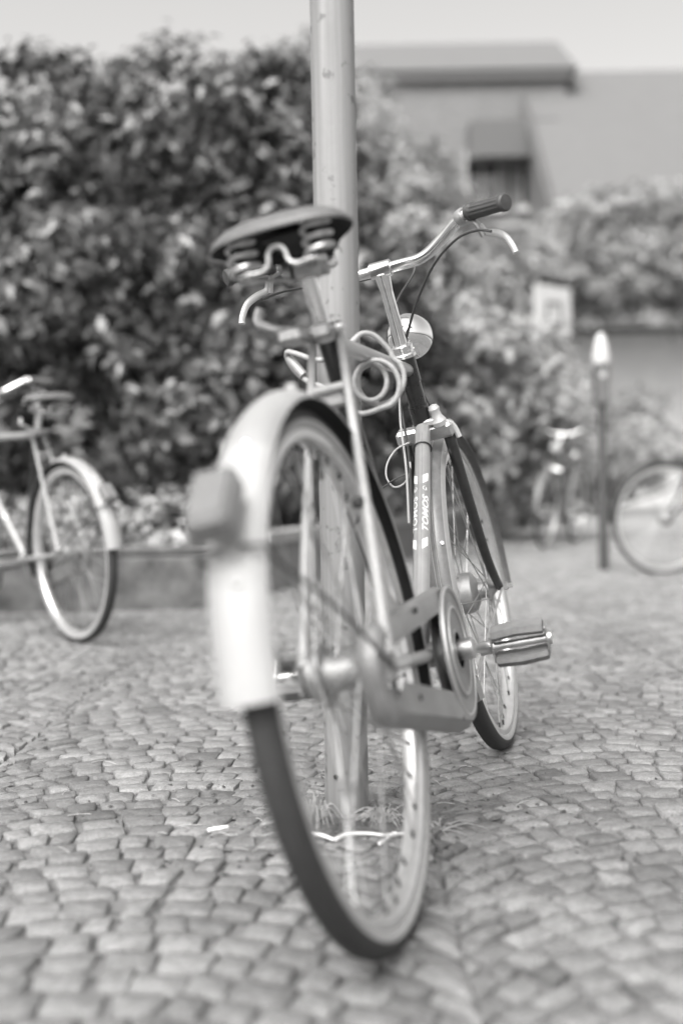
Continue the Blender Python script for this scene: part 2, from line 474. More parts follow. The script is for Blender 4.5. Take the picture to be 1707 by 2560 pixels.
def crown(lobes, n_ros, per, L, m, name='crown', parent=None, inner=0.35, ros_per_bough=30, wl=0.5, droop=0.5):
    """rosettes of leaves spread over overlapping lobes (centre, radii)"""
    lob = [(np.array(c, float), np.array(r_, float)) for c, r_ in lobes]
    wts = np.array([(r_[0] * r_[2] + r_[1] * r_[2]) for c, r_ in lob]); wts /= wts.sum()
    P, O = [], []
    # boughs: small lobes on the surface of the big ones, so that lit tufts sit in front of dark hollows
    nb = max(6, int(n_ros / ros_per_bough)); boughs = []
    for i in RNG.choice(len(lob), nb, p=wts):
        c, r_ = lob[i]; d = unit(RNG.normal(size=3)); k = RNG.uniform(0.72, 1.05) if RNG.random() > inner else RNG.uniform(0.2, 0.7)
        boughs.append((c + d * r_ * k, RNG.uniform(1.6, 3.4) * L, d))
    for i in RNG.integers(0, nb, n_ros):
        c, rb, d0 = boughs[i]; d = unit(RNG.normal(size=3) + d0 * 0.7 + V(0, -0.3, 0.35))
        P.append(c + d * V(1.25, 1.0, 0.8) * rb * RNG.uniform(0.75, 1.1)); O.append(d)
    P, O = np.array(P), np.array(O)
    P = np.repeat(P, per, 0); O = np.repeat(O, per, 0); N = len(P)
    rt = np.repeat(RNG.uniform(0.55, 1.3, n_ros), per)
    axis = unit(O * 0.8 + V(0, -0.25, 0.55) + RNG.normal(0, 0.35, (n_ros, 3)).repeat(per, 0))
    rnd = RNG.normal(size=(N, 3)); flat = unit(rnd - (rnd * axis).sum(1)[:, None] * axis)
    direc = unit(flat + axis * RNG.uniform(-0.2, 0.5, N)[:, None] + V(0, 0, -droop) * RNG.uniform(0.3, 1.2, N)[:, None])
    nrm = unit(axis + RNG.normal(0, 0.25, (N, 3)))
    pos = P + RNG.normal(0, L * 0.45, (N, 3)); Ls = L * RNG.uniform(0.6, 1.25, N)
    tone = rt * RNG.uniform(0.75, 1.25, N)
    me = leaves_mesh(name, pos, direc, nrm, Ls, Ls * wl * RNG.uniform(0.8, 1.2, N), tone, m)
    return link(name, me, parent)
bark_m = mat('bark', 0.06, 0.9, 0, 0.4, 20, 0.6, 40)
def stems(parent, base, tips, r0, name='trunk'):
    mb = MB(); b = np.array(base, float)
    for tp in tips:
        tp = np.array(tp, float); mid = (b + tp) / 2 + RNG.normal(0, 0.08, 3) * np.linalg.norm(tp - b) * 0.6
        pts = spline([b, b * 0.6 + mid * 0.4 + V(0, 0, .05), mid, tp], 5); mb.tube(pts, np.linspace(r0, r0 * 0.22, len(pts)), 7)
    return mb.build(name, bark_m, parent)
def shrub(name, label, cat, base, lobes, n_ros, per, L, m, group=None, inner=0.35, wl=0.5, r0=0.05, droop=0.5):
    e = empty(name); tag(e, label, cat, group)
    o = V(*base); e.location = base
    rel = [(np.array(c) - o, r_) for c, r_ in lobes]
    stems(e, (0, 0, -0.05), [np.array(c) + RNG.normal(0, 0.1, 3) for c, r_ in rel], r0)
    crown(rel, n_ros, per, L, m, 'crown', e, inner, wl=wl, droop=droop)
    return e
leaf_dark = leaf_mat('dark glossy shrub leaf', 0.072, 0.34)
leaf_mid = leaf_mat('mid grey shrub leaf', 0.31, 0.45)  # right-hand and far leaves: veiling haze put into the colour as paleness
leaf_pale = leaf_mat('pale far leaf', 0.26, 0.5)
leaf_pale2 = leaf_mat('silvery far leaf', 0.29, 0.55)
flower_leaf = leaf_mat('pale flower petals', 0.62, 0.6)

# the big dark shrub behind pole and saddle
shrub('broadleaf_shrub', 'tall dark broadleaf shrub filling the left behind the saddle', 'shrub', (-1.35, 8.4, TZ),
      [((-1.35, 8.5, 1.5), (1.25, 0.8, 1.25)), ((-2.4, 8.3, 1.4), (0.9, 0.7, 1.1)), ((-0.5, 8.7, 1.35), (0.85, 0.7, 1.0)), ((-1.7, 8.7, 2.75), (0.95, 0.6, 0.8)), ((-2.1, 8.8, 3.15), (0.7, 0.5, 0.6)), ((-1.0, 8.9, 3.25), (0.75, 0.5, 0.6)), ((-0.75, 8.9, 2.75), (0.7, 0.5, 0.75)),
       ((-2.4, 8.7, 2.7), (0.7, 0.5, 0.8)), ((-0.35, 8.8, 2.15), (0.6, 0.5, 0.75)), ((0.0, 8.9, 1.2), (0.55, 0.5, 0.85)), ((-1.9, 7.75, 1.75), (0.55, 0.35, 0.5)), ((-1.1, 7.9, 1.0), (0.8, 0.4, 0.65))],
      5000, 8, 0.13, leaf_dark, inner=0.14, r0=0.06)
shrub('leafy_shrub', 'mid grey leafy shrub between the pole and the raised handlebar grip', 'shrub', (0.65, 11.4, TZ),
      [((0.55, 11.5, 1.7), (0.95, 0.8, 1.4)), ((1.25, 11.7, 1.2), (0.85, 0.7, 1.0)), ((0.15, 11.6, 2.6), (0.7, 0.6, 0.9)), ((1.9, 12.2, 0.95), (0.6, 0.6, 0.75)), ((0.9, 11.6, 2.35), (0.5, 0.5, 0.6))],
      3200, 8, 0.125, leaf_mid, inner=0.2, r0=0.06)
def tree(label, base, h, lobes, n, per, L, m, group='trees beyond the terrace'):
    e = empty('leafy_tree', Matrix.Translation(base)); tag(e, label, 'tree', group)
    mb = MB(); pts = spline([(0, 0, -0.1), (0.05, 0, h * 0.3), (-0.05, 0.05, h * 0.62)], 5)
    mb.tube(pts, np.linspace(0.16, 0.09, len(pts)), 9)
    for c, r_ in lobes:
        q = spline([pts[-4], (pts[-1] + np.array(c)) / 2 + V(0.1, 0, 0.1), c], 4); mb.tube(q, np.linspace(0.07, 0.02, len(q)), 6)
    mb.build('trunk', bark_m, e)
    crown(lobes, int(n * 1.5), per, L, m, 'crown', e, 0.3, ros_per_bough=17)
    return e
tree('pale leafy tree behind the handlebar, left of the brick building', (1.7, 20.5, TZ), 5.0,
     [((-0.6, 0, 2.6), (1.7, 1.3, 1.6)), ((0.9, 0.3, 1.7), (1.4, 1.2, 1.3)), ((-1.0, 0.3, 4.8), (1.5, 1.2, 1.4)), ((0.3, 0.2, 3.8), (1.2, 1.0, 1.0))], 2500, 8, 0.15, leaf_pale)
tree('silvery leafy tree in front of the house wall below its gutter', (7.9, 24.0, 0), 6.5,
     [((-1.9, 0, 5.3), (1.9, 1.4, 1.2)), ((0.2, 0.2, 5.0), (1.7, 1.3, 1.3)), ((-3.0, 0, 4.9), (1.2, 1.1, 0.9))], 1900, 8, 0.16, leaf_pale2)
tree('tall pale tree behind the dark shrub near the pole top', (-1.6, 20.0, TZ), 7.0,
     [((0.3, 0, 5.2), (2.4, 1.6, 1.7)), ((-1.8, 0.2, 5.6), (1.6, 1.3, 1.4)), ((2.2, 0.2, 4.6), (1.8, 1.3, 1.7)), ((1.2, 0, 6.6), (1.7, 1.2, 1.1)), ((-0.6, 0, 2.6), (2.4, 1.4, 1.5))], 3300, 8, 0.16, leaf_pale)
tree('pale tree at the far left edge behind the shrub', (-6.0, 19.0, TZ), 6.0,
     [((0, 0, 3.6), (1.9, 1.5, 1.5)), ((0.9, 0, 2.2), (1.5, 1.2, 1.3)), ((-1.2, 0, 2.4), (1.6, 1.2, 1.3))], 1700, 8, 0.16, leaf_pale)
shrub('low_bush', 'low grey bush at the end of the retaining wall beside the far bicycle', 'bush', (2.35, 15.0, TZ),
      [((2.2, 15.2, 0.95), (0.75, 0.6, 0.7)), ((2.9, 15.6, 0.75), (0.6, 0.5, 0.55)), ((1.6, 14.8, 0.8), (0.5, 0.5, 0.5))], 900, 8, 0.10, leaf_mid, r0=0.035)
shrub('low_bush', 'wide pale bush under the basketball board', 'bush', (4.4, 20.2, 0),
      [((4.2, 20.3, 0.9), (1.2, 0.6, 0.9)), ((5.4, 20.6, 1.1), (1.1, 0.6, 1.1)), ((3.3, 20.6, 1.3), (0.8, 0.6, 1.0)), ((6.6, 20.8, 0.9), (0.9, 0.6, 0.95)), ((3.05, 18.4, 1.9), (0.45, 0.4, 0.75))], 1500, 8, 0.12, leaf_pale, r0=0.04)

# flowering plants in the planter
for i, (x, h, lab) in enumerate(((-0.48, 0.16, 'pale flowering plant at the left end of the stone planter'), (-0.2, 0.20, 'tall pale flowering plant in the middle of the stone planter'),
                                 (0.08, 0.15, 'pale flowering plant right of the middle in the stone planter'), (0.4, 0.19, 'pale flowering plant at the right end of the stone planter'))):
    e = empty('flowering_plant', Matrix.Translation((-1.25 + x, 5.9, 0.288))); tag(e, lab, 'plant', 'plants in the stone planter')
    mb = MB(); tips = [(RNG.uniform(-.15, .15), RNG.uniform(-.15, .15), h * RNG.uniform(.6, 1.1)) for _ in range(16)]
    for tp in tips: mb.tube(spline([(0, 0, 0), (tp[0] * .3, tp[1] * .3, tp[2] * .6), tp], 4), 0.003, 5)
    mb.build('stem', mat('plant stem', 0.16, 0.7), e)
    crown([((0, 0, h * 0.45), (0.16, 0.15, h * 0.5))], 60, 7, 0.055, leaf_pale2, 'foliage', e)
    for tp in tips:
        pos = np.repeat(np.array([tp]), 8, 0); a = np.arange(8) * math.pi / 4
        dr = unit(np.stack([np.cos(a), np.sin(a), 0.3 + 0 * a], 1)); me = leaves_mesh('flower', pos, dr, np.repeat(V(0, 0, 1)[None], 8, 0), np.full(8, 0.04), np.full(8, 0.026), RNG.uniform(0.8, 1.2, 8), flower_leaf)
        link('flower', me, e)

# ------------------------------------------------------------------ houses far behind
brick_m = bpy.data.materials.new('dark brick'); brick_m.use_nodes = True
nt = brick_m.node_tree; b_ = nt.nodes['Principled BSDF']; b_.inputs['Roughness'].default_value = 0.85
tc = nt.nodes.new('ShaderNodeTexCoord'); mp = nt.nodes.new('ShaderNodeMapping'); mp.inputs['Rotation'].default_value = (rad(90), 0, 0)
bk = nt.nodes.new('ShaderNodeTexBrick'); bk.inputs['Scale'].default_value = 4.2
bk.inputs['Color1'].default_value = (0.19,) * 3 + (1,); bk.inputs['Color2'].default_value = (0.13,) * 3 + (1,); bk.inputs['Mortar'].default_value = (0.2,) * 3 + (1,)
nt.links.new(tc.outputs['Object'], mp.inputs[0]); nt.links.new(mp.outputs[0], bk.inputs['Vector']); nt.links.new(bk.outputs[0], b_.inputs['Base Color'])
plaster_m = mat('grey plaster', 0.2, 0.85, 0, 0.12, 1.5)
plaster_pale = mat('pale plaster', 0.66, 0.85, 0, 0.06, 2)
roof_m = mat('grey roof covering', 0.125, 0.8, 0, 0.08, 3, 0.3, 12)
gutter_m = mat('pale gutter metal', 0.42, 0.5, 0.3)
dark_trim = mat('dark eaves board', 0.10, 0.7)
glass_m = mat('dark window glass', 0.03, 0.08, 0, spec=0.8)
frame_w = mat('grey window frame', 0.36, 0.6)
def window(parent, x, z, w, h, y):
    f = MB(); t_ = 0.08
    for c, hh in (((x, y, z + h / 2), (w / 2 + t_, .05, t_ / 2)), ((x, y, z - h / 2), (w / 2 + t_, .08, t_ / 2)), ((x - w / 2 - t_ / 2, y, z), (t_ / 2, .05, h / 2 - t_ / 2 - .002)),
                  ((x + w / 2 + t_ / 2, y, z), (t_ / 2, .05, h / 2 - t_ / 2 - .002)), ((x, y, z), (.03, .03, h / 2 - t_ / 2 - .002))): f.box(c, hh)
    fr = f.build('window', frame_w, parent, 0)
    for sx in (-1, 1):
        p_ = MB(); p_.box((x + sx * (w / 4 + .008), y + .02, z), (w / 4 - .03, .008, h / 2 - t_ / 2 - .01)); p_.build('pane', glass_m, fr, 0)
ho = empty('plaster_house', Matrix.Translation((5.9, 30, 0)))
tag(ho, 'grey plastered house with a plain roof and gutter at upper right', 'house')
m_ = MB(); m_.box((5.5, 5.2, 3.75), (5.5, 5.2, 3.75)); m_.build('wall', plaster_m, ho, 0)
m_ = MB(); prism_v = [(-0.3, -0.35, 7.62), (11.3, -0.35, 7.62), (11.3, 5.2, 13.0), (-0.3, 5.2, 13.0), (11.3, 10.75, 7.62), (-0.3, 10.75, 7.62)]
m_.add(prism_v, [(0, 1, 2, 3), (3, 2, 4, 5), (0, 3, 5), (1, 4, 2), (0, 5, 4, 1)]); rf = m_.build('roof', roof_m, ho, 0)
m_ = MB(); m_.tube([(-0.35, -0.42, 7.68), (11.35, -0.42, 7.68)], 0.075, 10); m_.build('gutter', gutter_m, rf)
m_ = MB(); m_.box((5.5, -0.2, 7.48), (5.78, 0.17, 0.115)); m_.build('eaves_board', dark_trim, rf, 0)
for sx in (-0.36,):
    m_ = MB(); a, c = V(-0.36, -0.40, 7.60), V(-0.36, 5.2, 13.02); m_.tube([a, c], 0.10, 4); m_.build('verge_board', dark_trim, rf, 0)
m_ = MB(); m_.tube([(-0.1, -0.12, 7.4), (-0.1, -0.12, 0)], 0.05, 8); m_.build('downpipe', dark_trim, ho)
for x in (1.5, 4.2, 6.9, 9.6):
    for z in (5.5, 2.3): window(ho, x, z, 1.0, 1.4, -0.03)
hb_ = empty('brick_building', Matrix.Translation((0.2, 34, 0)))
tag(hb_, 'tall brick building with white sills left of the plain roof', 'building')
m_ = MB(); m_.box((3.3, 3, 6.3), (3.3, 3, 6.3)); m_.build('wall', brick_m, hb_, 0)
m_ = MB(); m_.add([(-.3, -.3, 12.6), (6.9, -.3, 12.6), (6.9, 3, 14.6), (-.3, 3, 14.6), (6.9, 6.3, 12.6), (-.3, 6.3, 12.6)], [(0, 1, 2, 3), (3, 2, 4, 5), (0, 3, 5), (1, 4, 2), (0, 5, 4, 1)]); m_.build('roof', roof_m, hb_, 0)
m_ = MB(); m_.box((3.3, -.12, 12.45), (3.4, .1, .12)); m_.build('eaves_board', dark_trim, hb_, 0)
for z in (8.6, 5.4, 2.2):
    m_ = MB(); m_.box((3.3, -0.05, z - .45), (3.32, 0.07, 0.07)); m_.build('string_course', frame_w, hb_, 0)
    for x in (0.9, 2.5, 4.1, 5.7):
        window(hb_, x, z + .9, 0.9, 1.6, -0.03)
        m_ = MB(); m_.box((x, -0.1, z - .02), (0.62, 0.12, 0.06)); m_.build('sill', plaster_pale, hb_, 0)
m_ = MB(); m_.box((4.9, -.5, 9.98), (1.25, .5, .09)); m_.box((4.9, -.95, 10.5), (1.25, .05, .43)); m_.box((3.7, -.45, 10.5), (.05, .45, .43)); m_.box((6.1, -.45, 10.5), (.05, .45, .43)); m_.build('balcony', dark_trim, hb_, 0)
sh = empty('pale_shed', Matrix.Translation((4.9, 26.0, 0)))
tag(sh, 'pale plastered shed glimpsed behind the slim path lamp', 'shed')
m_ = MB(); m_.box((2.2, 1.2, 1.95), (2.2, 1.2, 1.95)); m_.build('wall', plaster_pale, sh, 0)
m_ = MB(); m_.box((2.2, 1.15, 3.964), (2.35, 1.35, 0.06)); m_.build('roof', roof_m, sh, 0)
m_ = MB(); m_.box((3.4, -0.02, 1.05), (0.5, 0.03, 1.05)); dr = m_.build('door', dark_trim, sh, 0)
m_ = MB(); m_.lathe([(0, 0), (0.0, .03), (0.05, .03), (.06, 0)], (3.05, -0.05, 1.05), (0, -1, 0), 10); m_.build('handle', alloy, dr)

# basketball board on its post
bbx = empty('basketball_board', Matrix.Translation((3.52, 19.0, -0.14)) @ Matrix.Rotation(rad(40), 4, 'Z'))
tag(bbx, 'white basketball board with dark square on a thin grey post', 'basketball board')
m_ = MB(); m_.tube([(0, 0.32, 0), (0, 0.32, 3.0), (0, 0.30, 3.35), (0, 0.05, 3.45)], 0.05, 10); m_.build('post', mat('grey post', 0.34, 0.6), bbx)
m_ = MB(); m_.box((0, 0, 3.52), (0.45, 0.025, 0.42), bev=0.01); bd = m_.build('board', mat('white board', 0.5, 0.6, 0, 0.05, 4), bbx, 0)
m_ = MB()
for c, hh in (((0, -.03, 3.66), (.19, .006, .025)), ((0, -.03, 3.32), (.19, .006, .025)), ((-.165, -.03, 3.49), (.025, .006, .145)), ((.165, -.03, 3.49), (.025, .006, .145))): m_.box(c, hh)
m_.build('target_square', mat('dark board paint', 0.08, 0.6), bd, 0)
m_ = MB(); a = np.linspace(0, 2 * math.pi, 24, endpoint=False)
m_.tube(np.stack([0.21 * np.cos(a), -0.27 + 0.21 * np.sin(a), 3.28 + 0 * a], 1), 0.011, 6, closed=True); m_.box((0, -.045, 3.28), (.05, .02, .04)); m_.build('hoop', mat('dark hoop', 0.09, 0.5), bbx)

# slim post with box and pale pointed cap
lp = empty('path_lamp', Matrix.Translation((1.72, 7.6, 0)))
tag(lp, 'slim dark post with grey box and pale pointed cap', 'lamp')
m_ = MB(); m_.lathe([(-.02, 0), (-.02, .034), (.42, .034), (.45, .029), (1.10, .026), (1.10, 0)], (0, 0, 0), (0, 0, 1), 14); m_.build('post', mat('dark post paint', 0.055, 0.5, 0, 0.2, 20), lp)
m_ = MB(); m_.box((0, 0, 1.22), (.047, .05, .13), bev=.008); bxx = m_.build('box', mat('grey box metal', 0.12, 0.5, 0.2, 0.15, 30), lp, 0)
m_ = MB(); m_.lathe([(0, 0), (0, .022), (.006, .022), (.006, 0)], (0, -.0505, 1.28), (0, -1, 0), 14); m_.build('dial', alloy, bxx)
m_ = MB(); m_.lathe([(0, 0), (0, .060), (.02, .062), (.06, .06), (.15, .042), (.19, .026), (.205, .012), (.208, 0)], (0, 0, 1.352), (0, 0, 1), 20); m_.build('cap', mat('white lamp cap', 0.45, 0.4), lp)

# ------------------------------------------------------------------ the pole
po = empty('street_pole', Matrix.Translation((pole_xy[0], pole_xy[1], 0)))
tag(po, 'tall weathered grey steel pole the bicycle leans against', 'pole')
PR = 0.0385
m_ = MB(); m_.lathe([(-.05, 0), (-.05, PR), (0.02, PR), (0.4, PR), (0.42, PR), (4.2, PR), (4.2, 0)], (0, 0, 0), (0, 0, 1), 40); m_.build('shaft', pole_m, po)
m_ = MB(); m_.lathe([(-.02, PR + .001), (-.02, PR + .012), (.006, PR + .010), (.010, PR + .001)], (0, 0, 0), (0, 0, 1), 32); m_.build('base_collar', stain_m, po)
def patch(name, ang, z, w, h, m):       # thin leftover sticker bent round the pole
    mb = MB(); n = 6; r1 = PR + .0006
    vs = []; fs = []
    for zz in (z - h / 2, z + h / 2):
        for k in range(n + 1):
            a = ang + (k / n - .5) * w / PR; vs.append((r1 * math.cos(a), r1 * math.sin(a), zz + .0006 * math.sin(k * 2.1)))
    fs = [(k, k + 1, n + 2 + k, n + 1 + k) for k in range(n)]
    mb.add(vs, fs); return mb.build(name, m, po)
patch('sticker_remnant', rad(-82), 0.447, 0.010, 0.022, stain_m)
patch('sticker_remnant', rad(-100), 0.405, 0.014, 0.010, mat('faint sticker', 0.26, 0.7))
patch('sticker_remnant', rad(-70), 0.62, 0.02, 0.03, mat('faint sticker', 0.26, 0.7))
for k_ in range(14):
    patch('paint_chip', rad(random.uniform(-165, -15)), random.choice([random.uniform(.05, .5), random.uniform(.6, 1.75)]), random.uniform(.002, .006), random.uniform(.003, .012), stain_m)
m_ = MB(); m_.lathe([(0, .0), (0, .0042), (.003, .0042), (.0032, 0)], (-.018, -math.sqrt(PR ** 2 - .018 ** 2) + .0005, .075), (-.47, -.88, 0), 12); m_.build('screw', nipple_m, po)

# ------------------------------------------------------------------ the bicycle
R = 0.347; WB = 1.1177
BASE = V(1.05732, 0, .32428); D = V(-.35219, 0, .93593); N = V(.93593, 0, .35219)
BB = V(.4476, 0, .3002); SCL = V(.2493, 0, .8250); SU = V(-.3535, 0, .9354)
HTB = BASE + D * .4164; HTT = BASE + D * .5677; ST = BASE + D * .7446
BIKE = Matrix(((0.258221, -0.948956, -0.181118, 0.06544), (0.966086, 0.253642, 0.04841, 1.45882), (0, -0.187476, 0.982269, 0.001), (0, 0, 0, 1)))
MS = Matrix.Translation(Vector(BASE)) @ Matrix.Rotation(rad(-1.0), 4, Vector(D)) @ Matrix.Translation(-Vector(BASE))
Y = lambda y: V(0, y, 0)

def bolt(parent, p, ax, r=.004, h=.004, m=alloy, name='bolt', mtx=None):
    mb = MB(); mb.lathe([(-.002, 0), (-.002, r), (h, r), (h + r * .3, r * .6), (h + r * .35, 0)], p, ax, 10); return mb.build(name, m, parent, mtx=mtx)

def ring_sweep(mb, prof, c, a0, a1, n, mi=None, closed=False):
    """prof: list of (radius, y) swept round the y axis at centre c; angles in degrees from +x towards +z"""
    k = len(prof); vs = []; fs = []
    for i in range(n + 1 if not closed else n):
        a = rad(a0 + (a1 - a0) * i / n)
        for r_, y in prof: vs.append((c[0] + r_ * math.cos(a), y, c[2] + r_ * math.sin(a)))
    m = n if not closed else n
    for i in range(m):
        i2 = (i + 1) % n if closed else i + 1
        for j in range(k):
            j2 = (j + 1) % k
            fs.append((i * k + j, i * k + j2, i2 * k + j2, i2 * k + j))
    if not closed:
        fs.append(tuple(range(k))); fs.append(tuple(n * k + j for j in range(k - 1, -1, -1)))
    mb.add(vs, fs, mi)

def make_wheel(name, parent, mtx, hub_prof, fl, fr, nsp=36):
    w = empty(name, mtx, parent)
    # tyre: tread dark, sidewalls grey
    rt, rc = .0185, .3285
    mb = MB(); k = 20; n = 96; vs = []; fs = []; ms = []
    for i in range(n):
        a = 2 * math.pi * i / n
        for j in range(k):
            t = 2 * math.pi * j / k; q = rt * (1.0 if abs(math.sin(t)) > .2 else 1.0)
            rr = rc + q * math.cos(t) + (.0012 if math.cos(t) > .35 and j % 2 == 0 else 0); vs.append((rr * math.cos(a), q * math.sin(t), rr * math.sin(a)))
    for i in range(n):
        for j in range(k):
            i2, j2 = (i + 1) % n, (j + 1) % k
            fs.append((i * k + j, i * k + j2, i2 * k + j2, i2 * k + j)); ms.append(0 if math.cos(2 * math.pi * (j + .5) / k) > -0.02 else 1)
    mb.v = vs; mb.f = fs; mb.m = ms
    mb.build('tyre', [rubber, sidewall], w, 60)
    mb = MB(); ring_sweep(mb, [(.3175, -.0135), (.3175, -.0115), (.309, -.0085), (.309, .0085), (.3175, .0115), (.3175, .0135), (.3135, .0150), (.3060, .0145), (.3015, .0095), (.3000, .004), (.3000, -.004), (.3015, -.0095), (.3060, -.0145), (.3135, -.0150)], (0, 0, 0), 0, 360, 96, closed=True)
    mb.build('rim', rim_m, w, 35)
    mb = MB(); mb.lathe(hub_prof, (0, 0, 0), (0, 1, 0), 32); hub = mb.build('hub', hub_m, w, 30)
    for s_ in (-1, 1):
        mb = MB(); mb.lathe([(0, 0), (0, .009), (.010, .009), (.011, .0055), (.019, .0055), (.020, 0)], (0, .064 * s_, 0), (0, s_, 0), 6); mb.build('axle_nut', alloy, w, 30)
    # spokes: four kinds, each mesh shared
    kinds = []
    for side, (yf, rf_) in ((1, fl), (-1, fr)):
        for lead in (1, -1):
            mb = MB(); a0 = rad(58) * lead
            p0 = V(rf_ * math.cos(a0), yf + .002 * lead * side, rf_ * math.sin(a0)); p1 = V(.301, side * .003, 0)
            mb.tube([p0, p1], .0012, 6, mi=0); u = (p1 - p0) / np.linalg.norm(p1 - p0)
            mb.tube([p1 - u * .012, p1 + u * .002], .0024, 6, mi=1)
            o = mb.build('spoke', [spoke_m, nipple_m], None); me = o.data; bpy.data.objects.remove(o); kinds.append(me)
    for i in range(nsp):
        link('spoke', kinds[i % 4], w, Matrix.Rotation(-2 * math.pi * i / nsp, 4, 'Y'))
    mb = MB(); mb.tube([(.302, 0, 0), (.272, 0, 0)], .003, 8); mb.tube([(.272, 0, 0), (.262, 0, 0)], .0038, 8)
    mb.build('valve', nipple_m, w, mtx=Matrix.Rotation(rad(-75), 4, 'Y'))
    return w

def fender(name, parent, c, a0, a1, r0, hw, mats, splits, mtx=None, lines=None, ptname='mudguard'):
    """arc strip with a domed section, bright outside, inside in the last material; splits: angles where the outer material changes"""
    mb = MB(); n = 72; k = 9
    def prof(t): # t in -1..1
        return r0 + .016 * (1 - abs(t) ** 2.2), hw * t
    vs = []; fs = []; ms = []
    ts = np.linspace(-1, 1, k)
    for i in range(n + 1):
        a = rad(a0 + (a1 - a0) * i / n)
        for off in (0, -.0014):
            for t in ts:
                r_, y = prof(t); r_ += off; vs.append((c[0] + r_ * math.cos(a), y, c[2] + r_ * math.sin(a)))
    K = 2 * k
    for i in range(n):
        am = a0 + (a1 - a0) * (i + .5) / n
        o = 0
        for s_i, lim in enumerate(splits):
            if am > lim: o = s_i + 1
        for j in range(k - 1):
            edge = j in (0, k - 2) and lines is not None
            fs.append((i * K + j, i * K + j + 1, (i + 1) * K + j + 1, (i + 1) * K + j)); ms.append(lines if edge else o)
            fs.append((i * K + k + j, (i + 1) * K + k + j, (i + 1) * K + k + j + 1, i * K + k + j + 1)); ms.append(len(mats) - 1)
        fs.append((i * K, (i + 1) * K, (i + 1) * K + k, i * K + k)); ms.append(o)
        fs.append((i * K + k - 1, i * K + K - 1, (i + 1) * K + K - 1, (i + 1) * K + k - 1)); ms.append(o)
    for i in (0, n):
        for j in range(k - 1): fs.append((i * K + j, i * K + k + j, i * K + k + j + 1, i * K + j + 1)); ms.append(0)
    mb.v = vs; mb.f = fs; mb.m = ms
    return mb.build(name, mats, parent, 50, mtx)

